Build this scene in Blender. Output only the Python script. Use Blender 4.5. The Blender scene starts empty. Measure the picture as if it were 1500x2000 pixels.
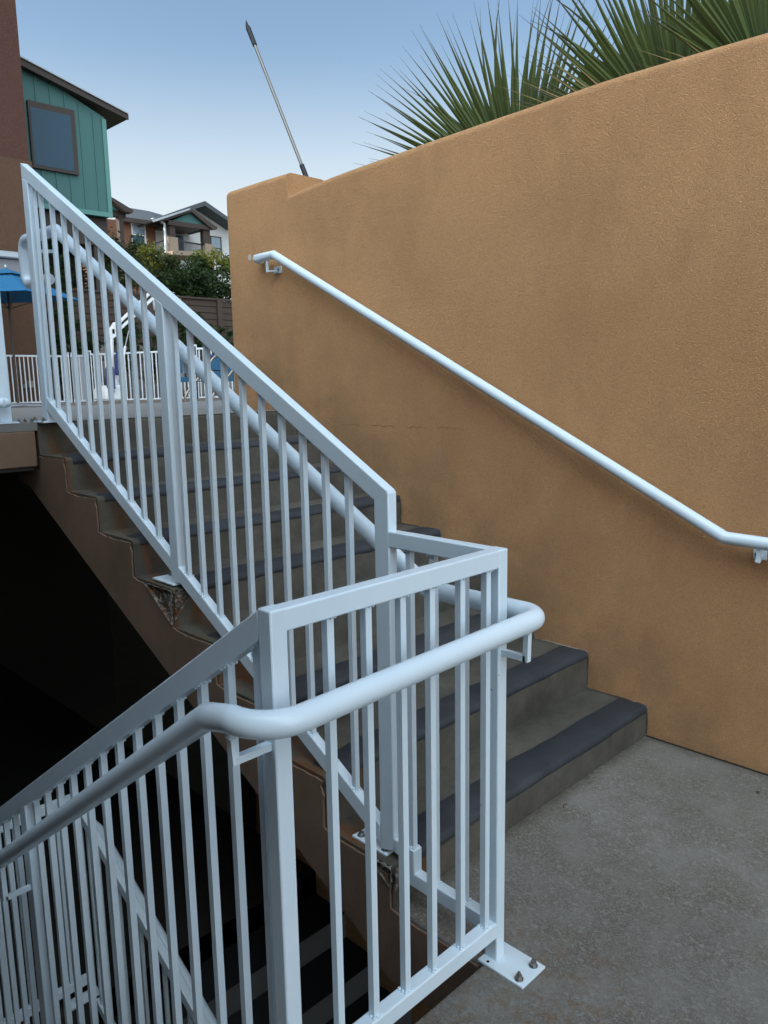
import bpy, bmesh, math, random
from mathutils import Vector, Matrix, noise as mnoise
R = math.radians
random.seed(7)
scn = bpy.context.scene
col = scn.collection

# ------------------------------------------------------------ camera
CAM = Vector((-1.418993, -1.419709, 1.470582))
YAW, PIT, ROL, FPX = 0.781667, -0.166378, -0.017344, 1535.479
fw = Vector((math.sin(YAW)*math.cos(PIT), math.cos(YAW)*math.cos(PIT), math.sin(PIT)))
r0 = Vector((math.cos(YAW), -math.sin(YAW), 0)); u0 = r0.cross(fw)
rt = r0*math.cos(ROL) + u0*math.sin(ROL); up = -r0*math.sin(ROL) + u0*math.cos(ROL)
cd = bpy.data.cameras.new('camera'); cam = bpy.data.objects.new('camera', cd); col.objects.link(cam)
m = Matrix((rt, up, -fw)).transposed().to_4x4(); m.translation = CAM; cam.matrix_world = m
cd.sensor_fit = 'VERTICAL'; cd.sensor_height = 24.0; cd.lens = 24.0*FPX/2000.0
cd.clip_start = 0.02; cd.clip_end = 4000
scn.camera = cam

# ------------------------------------------------------------ world, sun, exposure
SUN_EL, SUN_AZ = 16.0, -60.0          # azimuth measured from +Y towards +X
w = bpy.data.worlds.new("World"); scn.world = w; w.use_nodes = True
nt = w.node_tree; nt.nodes.clear()
sky = nt.nodes.new('ShaderNodeTexSky'); sky.sky_type = 'NISHITA'; sky.sun_disc = False
sky.sun_elevation = R(SUN_EL); sky.sun_rotation = R(SUN_AZ)
sky.air_density = 1.0; sky.dust_density = 0.4; sky.ozone_density = 1.0
bg = nt.nodes.new('ShaderNodeBackground'); bg.inputs['Strength'].default_value = 0.15
out = nt.nodes.new('ShaderNodeOutputWorld')
# unseen bright cloud added overhead and behind as fill light, clear sky ahead
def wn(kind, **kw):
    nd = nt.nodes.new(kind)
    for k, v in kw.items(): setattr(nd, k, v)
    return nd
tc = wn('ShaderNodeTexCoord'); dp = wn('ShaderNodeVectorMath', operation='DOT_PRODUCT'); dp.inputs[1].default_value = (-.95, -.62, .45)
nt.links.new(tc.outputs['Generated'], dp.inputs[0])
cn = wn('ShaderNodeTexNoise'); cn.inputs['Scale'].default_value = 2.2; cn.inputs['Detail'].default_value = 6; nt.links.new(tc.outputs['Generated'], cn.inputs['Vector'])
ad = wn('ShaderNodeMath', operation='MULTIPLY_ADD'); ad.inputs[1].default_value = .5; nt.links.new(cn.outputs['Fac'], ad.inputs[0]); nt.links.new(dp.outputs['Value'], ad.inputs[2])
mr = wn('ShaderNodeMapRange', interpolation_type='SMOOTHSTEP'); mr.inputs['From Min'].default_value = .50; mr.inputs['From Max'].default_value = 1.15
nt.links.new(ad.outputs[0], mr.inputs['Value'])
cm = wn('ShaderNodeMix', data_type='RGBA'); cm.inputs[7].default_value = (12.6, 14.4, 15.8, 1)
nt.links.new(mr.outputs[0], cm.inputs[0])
# pale haze low in the sky
sx = wn('ShaderNodeSeparateXYZ'); nt.links.new(tc.outputs['Generated'], sx.inputs[0])
hz = wn('ShaderNodeMapRange', interpolation_type='SMOOTHSTEP'); hz.inputs['From Min'].default_value = .38; hz.inputs['From Max'].default_value = .12
nt.links.new(sx.outputs['Z'], hz.inputs['Value'])
hm = wn('ShaderNodeMix', data_type='RGBA'); hm.inputs[7].default_value = (3.7, 4.0, 4.15, 1)
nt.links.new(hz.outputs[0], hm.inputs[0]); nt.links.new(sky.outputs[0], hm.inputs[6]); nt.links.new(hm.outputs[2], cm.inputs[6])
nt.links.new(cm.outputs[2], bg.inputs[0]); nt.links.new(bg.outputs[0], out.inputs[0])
sd = bpy.data.lights.new('sun', 'SUN'); sd.energy = 3.0; sd.angle = R(0.5); sd.color = (1.0, .9, .76)
sun = bpy.data.objects.new('sun', sd); col.objects.link(sun)
sdir = Vector((math.sin(R(SUN_AZ))*math.cos(R(SUN_EL)), math.cos(R(SUN_AZ))*math.cos(R(SUN_EL)), math.sin(R(SUN_EL))))
sun.rotation_euler = sdir.to_track_quat('Z', 'Y').to_euler()
scn.view_settings.view_transform = 'Standard'; scn.view_settings.look = 'None'
scn.view_settings.exposure = 0.6; scn.view_settings.gamma = 1.0
scn.view_settings.use_curve_mapping = False

# ------------------------------------------------------------ materials
def mat(name, base, rough=.8, metal=0.0, spec=.5):
    mt = bpy.data.materials.new(name); mt.use_nodes = True
    b = mt.node_tree.nodes['Principled BSDF']
    b.inputs['Base Color'].default_value = (*base, 1); b.inputs['Roughness'].default_value = rough
    b.inputs['Metallic'].default_value = metal; b.inputs['Specular IOR Level'].default_value = spec
    return mt
class NB:
    """small node helper"""
    def __init__(s, mt):
        s.t = mt.node_tree; s.b = s.t.nodes['Principled BSDF']
        s.co = s.t.nodes.new('ShaderNodeTexCoord').outputs['Object']
    def n(s, kind, **kw):
        nd = s.t.nodes.new(kind)
        for k, v in kw.items(): setattr(nd, k, v)
        return nd
    def link(s, a, b): s.t.links.new(a, b)
    def mapping(s, scale=(1,1,1), loc=(0,0,0), rot=(0,0,0)):
        nd = s.n('ShaderNodeMapping'); nd.inputs['Scale'].default_value = scale
        nd.inputs['Location'].default_value = loc; nd.inputs['Rotation'].default_value = rot
        s.link(s.co, nd.inputs['Vector']); return nd.outputs[0]
    def noise(s, scale, detail=4, rough=.55, dist=0, vec=None):
        nd = s.n('ShaderNodeTexNoise'); nd.inputs['Scale'].default_value = scale
        nd.inputs['Detail'].default_value = detail; nd.inputs['Roughness'].default_value = rough
        nd.inputs['Distortion'].default_value = dist
        s.link(vec or s.co, nd.inputs['Vector']); return nd.outputs['Fac']
    def voro(s, scale, feature='F1', vec=None, rnd=1.0):
        nd = s.n('ShaderNodeTexVoronoi'); nd.feature = feature; nd.inputs['Scale'].default_value = scale
        nd.inputs['Randomness'].default_value = rnd
        s.link(vec or s.co, nd.inputs['Vector']); return nd.outputs['Distance']
    def ramp(s, f, stops):
        nd = s.n('ShaderNodeValToRGB'); e = nd.color_ramp.elements
        while len(e) < len(stops): e.new(.5)
        for el, (p, c) in zip(e, stops):
            el.position = p; el.color = (*c, 1) if isinstance(c, tuple) else (c, c, c, 1)
        s.link(f, nd.inputs[0]); return nd.outputs[0]
    def math(s, op, a, b=None, c=None):
        nd = s.n('ShaderNodeMath', operation=op)
        for i, v in enumerate((a, b, c)):
            if v is None: continue
            if isinstance(v, (int, float)): nd.inputs[i].default_value = v
            else: s.link(v, nd.inputs[i])
        return nd.outputs[0]
    def mix(s, f, a, b, mode='MIX'):
        nd = s.n('ShaderNodeMix', data_type='RGBA', blend_type=mode)
        for i, v in ((0, f), (6, a), (7, b)):
            if isinstance(v, (int, float)): nd.inputs[i].default_value = v
            elif isinstance(v, tuple): nd.inputs[i].default_value = (*v, 1)
            else: s.link(v, nd.inputs[i])
        return nd.outputs[2]
    def xyz(s):
        nd = s.n('ShaderNodeSeparateXYZ'); s.link(s.co, nd.inputs[0]); return nd.outputs
    def color(s, c): s.link(c, s.b.inputs['Base Color'])
    def rough(s, c): s.link(c, s.b.inputs['Roughness'])
    def bump(s, h, dist=.002, strength=1.0):
        nd = s.n('ShaderNodeBump'); nd.inputs['Distance'].default_value = dist
        nd.inputs['Strength'].default_value = strength; s.link(h, nd.inputs['Height'])
        s.link(nd.outputs[0], s.b.inputs['Normal'])

M = {}
# glossy white enamel on steel: faint brush unevenness, small grey scuffs, tiny chips
M['paint'] = mat('white_enamel', (.76, .77, .785), .32); n = NB(M['paint'])
g = n.ramp(n.noise(9, 5, .6), [(.3, (.68, .81, .90)), (.7, (.72, .84, .92))])
sc_ = n.ramp(n.noise(60, 3, .6, 1.5, n.mapping((1, 1, .35))), [(.70, 0.0), (.78, 1.0)])
sc_ = n.math('MULTIPLY', sc_, n.ramp(n.noise(4, 2), [(.52, 0.0), (.66, .28)]))
chip = n.ramp(n.voro(24), [(.035, .85), (.055, 0.0)])
chip = n.math('MULTIPLY', chip, n.ramp(n.noise(11, 1), [(.60, 0.0), (.64, 1.0)]))
c = n.mix(sc_, g, (.38, .38, .38)); c = n.mix(chip, c, (.07, .05, .04)); n.color(c)
n.rough(n.ramp(n.noise(14, 3), [(.3, .19), (.75, .24)])); n.bump(n.noise(30, 2, .5), .0004, .2)
M['paint_far'] = mat('white_paint_far', (.72, .74, .76), .4)
M['steel'] = mat('zinc_steel', (.30, .30, .29), .38, 1.0)
M['stainless'] = mat('stainless_tube', (.27, .235, .20), .38, 1.0)

# tan stucco
def stucco(name, ca, cb, dark, scale=1.0, bump=.003, crack=False, low_stain_shade=False):
    mt = mat(name, ca, .92, 0, .25); n = NB(mt)
    big = n.noise(.9, 5, .6); fine = n.noise(120*scale, 3, .6, .8)
    dv_ = n.n('ShaderNodeVectorMath', operation='MULTIPLY_ADD')
    nz_ = n.n('ShaderNodeTexNoise'); nz_.inputs['Scale'].default_value = 90*scale; nz_.inputs['Detail'].default_value = 2; n.link(n.co, nz_.inputs['Vector'])
    n.link(nz_.outputs['Color'], dv_.inputs[0]); dv_.inputs[1].default_value = (.014/scale,)*3; n.link(n.co, dv_.inputs[2])
    pits = n.voro(165*scale, 'DISTANCE_TO_EDGE', dv_.outputs[0])
    c = n.mix(n.ramp(big, [(.32, 0.0), (.68, 1.0)]), ca, cb)
    wv = n.noise(3.2, 5, .68, .3, n.mapping((1, 1, .6)))
    c = n.mix(n.ramp(wv, [(.46, 0.0), (.72, .30)]), c, dark)
    pitc = n.ramp(pits, [(.0, .0), (.16, 1.0)])
    c = n.mix(n.math('MULTIPLY', n.math('SUBTRACT', 1.0, pitc), .62), c, dark)
    c = n.mix(n.ramp(fine, [(.30, .45), (.46, 0.0)]), c, dark)
    if crack:
        x, y, z = n.xyz()
        wob = n.math('MULTIPLY', n.math('SUBTRACT', n.noise(14, 6, .7), .5), .05)
        dz = n.math('ABSOLUTE', n.math('SUBTRACT', n.math('ADD', z, wob), 1.232))
        lin = n.ramp(dz, [(.0008, 1.0), (.0035, 0.0)])
        yr = n.ramp(n.math('ABSOLUTE', n.math('SUBTRACT', y, 1.43)), [(.30, 1.0), (.50, 0.0)])
        brk = n.ramp(n.noise(9, 2), [(.44, 0.0), (.52, .75)])
        f = n.math('MULTIPLY', n.math('MULTIPLY', lin, yr), brk)
        c = n.mix(f, c, (.05, .028, .015))
        # pale efflorescence drips below the crack
        ef = n.ramp(n.noise(26, 4, .7, 0, n.mapping((1, 1, .12))), [(.60, 0.0), (.70, .30)])
        zr = n.ramp(n.math('ABSOLUTE', n.math('SUBTRACT', z, 1.10)), [(.03, 1.0), (.14, 0.0)])
        c = n.mix(n.math('MULTIPLY', n.math('MULTIPLY', ef, zr), yr), c, (.50, .42, .34))
        # damp olive staining by the steps, plus shade painted into the low wall
        hgt = n.math('SUBTRACT', z, n.math('MULTIPLY', y, .518))
        stain_shade = n.math('MULTIPLY', n.ramp(hgt, [(.15, 1.0), (.95, 0.0)]), n.ramp(n.noise(2.6, 5, .68), [(.36, .15), (.62, .75)]))
        c = n.mix(stain_shade, c, (.27, .165, .085))
        sp = n.math('MULTIPLY', n.ramp(n.voro(70), [(.08, 1.0), (.14, 0.0)]), n.ramp(n.noise(1.7, 3, .6), [(.60, 0.0), (.66, .8)]))
        c = n.mix(sp, c, (.55, .48, .40))
    n.color(c)
    h = n.math('ADD', n.math('MULTIPLY', fine, 1.0), n.math('MULTIPLY', n.ramp(pits, [(0.0, 0.0), (.30, 1.0)]), .8))
    h = n.math('ADD', h, n.math('MULTIPLY', n.noise(30, 3), .5))
    n.bump(h, bump, .9)
    return mt
M['stucco'] = stucco('tan_stucco', (.61, .335, .158), (.70, .395, .190), (.32, .165, .078), 1.0, .0030, True)
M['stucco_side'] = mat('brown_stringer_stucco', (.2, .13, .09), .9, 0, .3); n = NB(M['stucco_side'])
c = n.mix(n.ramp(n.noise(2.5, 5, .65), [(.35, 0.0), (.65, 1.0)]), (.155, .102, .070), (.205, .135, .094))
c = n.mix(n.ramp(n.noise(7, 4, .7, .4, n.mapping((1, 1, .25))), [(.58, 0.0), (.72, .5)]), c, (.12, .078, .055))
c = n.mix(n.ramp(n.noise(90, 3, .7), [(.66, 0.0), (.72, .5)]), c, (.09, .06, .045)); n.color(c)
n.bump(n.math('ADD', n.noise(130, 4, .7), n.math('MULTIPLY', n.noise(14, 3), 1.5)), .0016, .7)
M['stucco_bldg'] = stucco('red_brown_stucco', (.100, .056, .034), (.112, .062, .038), (.085, .046, .028), .08, .004)
M['stucco_bldg_top'] = stucco('dark_red_stucco', (.085, .040, .030), (.095, .045, .034), (.072, .034, .025), .08, .004)

# landing concrete: knock-down trowel texture with brown stains
def concrete_landing():
    mt = mat('landing_concrete', (.22, .22, .21), .85, 0, .3); n = NB(mt)
    big = n.noise(1.6, 5, .65)
    wn = n.noise(60, 7, .78, .35, n.mapping((1, .8, 1), rot=(0, 0, R(20))))
    iso = n.ramp(n.math('ABSOLUTE', n.math('SUBTRACT', wn, .5)), [(.008, 1.0), (.045, 0.0)])
    msk = n.ramp(n.noise(5.5, 5, .7), [(.36, .30), (.58, 1.0)])
    base = n.mix(n.ramp(big, [(.3, 0.0), (.7, 1.0)]), (.178, .175, .162), (.245, .24, .222))
    warm = n.ramp(n.noise(2.3, 4, .6), [(.45, 0.0), (.70, .35)])
    x, y, z = n.xyz()
    near = n.ramp(n.math('ADD', n.math('MULTIPLY', y, -1.0), n.math('MULTIPLY', x, -.6)), [(-.2, .30), (.75, 1.0)])
    base = n.mix(n.math('MULTIPLY', warm, near), base, (.19, .152, .10))
    low = n.ramp(wn, [(.36, 1.0), (.50, 0.0)])
    base = n.mix(n.math('MULTIPLY', n.math('MULTIPLY', low, msk), .40), base, (.13, .115, .09))
    base = n.mix(n.math('MULTIPLY', n.math('MULTIPLY', iso, msk), .85), base, (.070, .053, .037))
    # rusty stain spreading from the base plate
    dd = n.n('ShaderNodeVectorMath', operation='DISTANCE'); n.link(n.co, dd.inputs[0]); dd.inputs[1].default_value = (-.05, -.52, 0)
    rst = n.math('MULTIPLY', n.ramp(dd.outputs['Value'], [(.05, 1.0), (.42, 0.0)]), n.ramp(n.noise(20, 6, .75, .3), [(.50, 0.0), (.62, .6)]))
    base = n.mix(rst, base, (.16, .085, .03))
    dk = n.ramp(n.noise(170, 2), [(.66, 0.0), (.71, .6)])
    base = n.mix(dk, base, (.07, .065, .055))
    wh = n.math('MULTIPLY', n.ramp(n.voro(22), [(.035, 1.0), (.06, 0.0)]), n.ramp(n.noise(1.9, 1), [(.55, 0.0), (.6, .8)]))
    base = n.mix(wh, base, (.5, .5, .48))
    # noisy darker bands along the foot of the first step and the wall
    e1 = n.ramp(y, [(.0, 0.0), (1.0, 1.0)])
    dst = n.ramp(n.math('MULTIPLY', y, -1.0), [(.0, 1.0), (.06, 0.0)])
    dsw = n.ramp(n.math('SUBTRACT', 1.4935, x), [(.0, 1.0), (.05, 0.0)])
    edge_band = n.math('MULTIPLY', n.math('MAXIMUM', dst, dsw), n.ramp(n.noise(26, 5, .75), [(.35, .25), (.6, .9)]))
    base = n.mix(edge_band, base, (.07, .06, .045))
    # dark rim along the stairs and the wall
    n.color(base)
    h = n.math('ADD', n.math('MULTIPLY', n.ramp(wn, [(.34, 0.0), (.54, 1.0)]), .5), n.math('MULTIPLY', n.noise(150, 4, .7), .5))
    n.bump(h, .0025, .7); n.rough(n.ramp(wn, [(.3, .95), (.6, .7)]))
    return mt
M['landing'] = concrete_landing()
def concrete_steps():
    mt = mat('painted_step_concrete', (.17, .17, .155), .75, 0, .35); n = NB(mt)
    c = n.mix(n.ramp(n.noise(4, 7, .72), [(.36, 0.0), (.64, 1.0)]), (.054, .051, .043), (.110, .103, .086))
    c = n.mix(n.ramp(n.noise(75, 3, .7), [(.60, 0.0), (.72, .4)]), c, (.03, .028, .024))
    st = n.ramp(n.noise(9, 5, .7, .6, n.mapping((1, 1, .2))), [(.55, 0.0), (.75, .6)])
    c = n.mix(st, c, (.09, .088, .075))
    # rust and algae streaks at the open end
    x, y, z = n.xyz()
    edge = n.ramp(x, [(.08, 1.0), (.27, 0.0)])
    rs = n.ramp(n.noise(13, 4, .6, .4, n.mapping((1, .3, .12))), [(.47, 0.0), (.60, .85)])
    c = n.mix(n.math('MULTIPLY', edge, rs), c, (.14, .055, .016))
    gr = n.ramp(n.noise(8, 4, .7, .3, n.mapping((1, .5, .5), (3, 0, 0))), [(.42, 0.0), (.62, .7)])
    c = n.mix(n.math('MULTIPLY', n.ramp(x, [(.05, .8), (.55, .0)]), gr), c, (.080, .076, .048))
    wh = n.ramp(n.noise(45, 3, .7), [(.72, 0.0), (.77, .4)]); c = n.mix(wh, c, (.34, .33, .30))
    n.color(c); n.bump(n.noise(60, 5, .7), .002, .6)
    return mt
M['steps'] = concrete_steps()
M['nosing'] = mat('nosing_paint', (.05, .055, .068), .6, 0, .4); n = NB(M['nosing'])
c = n.mix(n.ramp(n.noise(5, 6, .7), [(.35, 0.0), (.68, 1.0)]), (.024, .030, .038), (.046, .053, .062))
c = n.mix(n.ramp(n.noise(34, 4, .7), [(.68, 0.0), (.78, .6)]), c, (.20, .21, .22)); n.color(c)
n.bump(n.noise(50, 5, .7), .002, .5)
M['rubble'] = mat('broken_concrete', (.24, .21, .18), .95); n = NB(M['rubble'])
c = n.mix(n.ramp(n.voro(60), [(.2, 0.0), (.6, 1.0)]), (.34, .31, .28), (.13, .11, .09))
c = n.mix(n.ramp(n.noise(18, 3), [(.54, 0.0), (.62, .9)]), c, (.17, .06, .02)); n.color(c); n.bump(n.noise(90, 5, .7), .008)
M['caulk'] = mat('old_caulk', (.36, .30, .22), .8); n = NB(M['caulk'])
n.color(n.mix(n.ramp(n.noise(7, 5, .7), [(.45, 0.0), (.60, 1.0)]), (.08, .06, .045), (.34, .29, .22)))
M['gap'] = mat('dark_joint', (.012, .011, .01), .95)
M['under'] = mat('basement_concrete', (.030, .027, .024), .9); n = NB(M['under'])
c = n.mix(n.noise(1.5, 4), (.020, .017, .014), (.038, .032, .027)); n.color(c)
M['lower_steps'] = mat('lower_step_concrete', (.12, .12, .12), .85); n = NB(M['lower_steps'])
c = n.mix(n.noise(4, 5, .7), (.085, .088, .09), (.15, .155, .155)); n.color(c)
M['lower_tread_shade'] = mat('lower_tread_shade_tone', (.018, .019, .022), .7)  # near-black tone that paints shade onto the lower treads
M['deck'] = mat('pool_deck_concrete', (.27, .265, .25), .85); n = NB(M['deck'])
c = n.mix(n.noise(2, 6, .7), (.145, .14, .13), (.22, .215, .20)); n.color(c); n.bump(n.noise(60, 4), .002, .5)
M['coping'] = mat('pool_coping', (.17, .14, .115), .8)
M['soil'] = mat('planter_soil', (.10, .075, .05), .95); n = NB(M['soil'])
n.color(n.mix(n.noise(12, 5, .7), (.06, .045, .03), (.16, .12, .08))); n.bump(n.noise(25, 5, .7), .03)
M['grass'] = mat('terrace_ground', (.10, .10, .06), .95); n = NB(M['grass'])
n.color(n.mix(n.noise(3, 5, .7), (.07, .075, .035), (.14, .12, .08)))
M['wood'] = mat('dark_fence_wood', (.05, .032, .022), .8); n = NB(M['wood'])
n.color(n.mix(n.noise(3, 5, .7, 0, n.mapping((.4, 1, 8))), (.038, .024, .016), (.075, .048, .034)))
M['rock'] = mat('rough_rock', (.2, .18, .16), .9); n = NB(M['rock'])
n.color(n.mix(n.noise(3, 6, .7), (.11, .10, .088), (.30, .27, .24))); n.bump(n.noise(8, 6, .7), .06)
# teal board siding
M['teal'] = mat('teal_siding', (.085, .225, .195), .65); n = NB(M['teal'])
n.color(n.mix(n.noise(1.2, 4), (.047, .135, .128), (.060, .160, .150)))
M['teal_trim'] = mat('teal_trim', (.10, .25, .22), .6)
M['brown_trim'] = mat('dark_brown_trim', (.046, .031, .024), .6)
M['brown_mid'] = mat('brown_column_paint', (.045, .028, .022), .6)
M['gutter'] = mat('pale_gutter', (.42, .46, .48), .35, .3)
M['glass'] = mat('window_glass', (.036, .076, .108), .12, 0.0, .35)
M['glass_pale'] = mat('window_glass_pale', (.20, .27, .32), .08, 0, 1.0)
M['white_wall'] = mat('white_stucco', (.60, .60, .59), .85); n = NB(M['white_wall'])
n.color(n.mix(n.noise(1, 4), (.55, .55, .54), (.66, .66, .65)))
M['far_brown'] = mat('far_brown_stucco', (.17, .075, .042), .85); n = NB(M['far_brown'])
n.color(n.mix(n.noise(1, 4), (.155, .068, .038), (.19, .085, .05)))
M['far_tan'] = mat('far_tan_pillar', (.27, .205, .15), .85)
M['roof'] = mat('dark_shingles', (.07, .078, .088), .85); n = NB(M['roof'])
n.color(n.mix(n.noise(6, 4, .7, 0, n.mapping((.3, 1, 4))), (.055, .062, .070), (.09, .10, .11)))
M['white_frame'] = mat('white_window_frame', (.7, .7, .7), .5)
M['blue'] = mat('blue_canvas', (.012, .12, .26), .8); n = NB(M['blue'])
n.color(n.mix(n.noise(5, 4), (.010, .115, .25), (.014, .14, .29)))
M['blue_sling'] = mat('blue_sling', (.012, .075, .14), .7)
M['navy'] = mat('navy_seat', (.035, .05, .16), .6)
M['purple'] = mat('faded_navy_cover', (.10, .10, .20), .75)
M['lift_white'] = mat('lift_white_plastic', (.75, .76, .76), .3)
M['black'] = mat('black_rubber', (.008, .010, .014), .6)
M['black_metal'] = mat('black_powdercoat', (.02, .02, .022), .5)
M['alu'] = mat('grey_pole', (.20, .19, .17), .35, .6)
M['mesh'] = mat('grey_mesh_panel', (.33, .34, .36), .6)
M['box_grey'] = mat('outlet_grey', (.18, .21, .22), .5); M['box_tan'] = mat('outlet_tan', (.30, .25, .19), .5)
def leafmat(name, a, b, trans=.35):
    mt = mat(name, a, .55, 0, .3); n = NB(mt)
    gi = n.n('ShaderNodeNewGeometry').outputs['Random Per Island']
    c = n.mix(gi, a, b); n.color(c)
    tr = n.n('ShaderNodeBsdfTranslucent'); n.link(c, tr.inputs[0])
    mx = n.n('ShaderNodeMixShader'); mx.inputs[0].default_value = trans
    o = [x for x in n.t.nodes if x.type == 'OUTPUT_MATERIAL'][0]
    n.link(n.b.outputs[0], mx.inputs[1]); n.link(tr.outputs[0], mx.inputs[2]); n.link(mx.outputs[0], o.inputs[0])
    return mt
M['leaf_dark'] = leafmat('dark_hedge_leaf', (.018, .036, .012), (.05, .085, .022))
M['leaf_yel'] = leafmat('yellow_green_leaf', (.10, .13, .02), (.22, .22, .04))
M['leaf_mid'] = leafmat('olive_leaf', (.03, .05, .016), (.08, .10, .03))
M['bark'] = mat('bark', (.07, .05, .035), .9)
# palm blades: green, olive, with dry tips along the blade (object V coordinate stored per vertex)
M['palm'] = mat('palm_blade', (.04, .08, .03), .5, 0, .4); n = NB(M['palm'])
at_ = n.n('ShaderNodeAttribute', attribute_name='blade_t').outputs['Fac']
gi = n.n('ShaderNodeNewGeometry').outputs['Random Per Island']
c = n.mix(gi, (.016, .040, .017), (.070, .115, .028))
c = n.mix(n.ramp(at_, [(.22, 0.0), (.60, .45)]), c, (.16, .18, .045))
c = n.mix(n.ramp(at_, [(.72, 0.0), (.92, .85)]), c, (.13, .115, .09))
n.color(c)
tr = n.n('ShaderNodeBsdfTranslucent'); n.link(c, tr.inputs[0]); mx = n.n('ShaderNodeMixShader'); mx.inputs[0].default_value = .38
o_ = [x for x in n.t.nodes if x.type == 'OUTPUT_MATERIAL'][0]
n.link(n.b.outputs[0], mx.inputs[1]); n.link(tr.outputs[0], mx.inputs[2]); n.link(mx.outputs[0], o_.inputs[0])
M['palm_dry'] = mat('palm_dry_blade', (.20, .13, .05), .6); n = NB(M['palm_dry'])
n.color(n.mix(n.noise(6, 3), (.10, .13, .03), (.30, .15, .06)))

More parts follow.
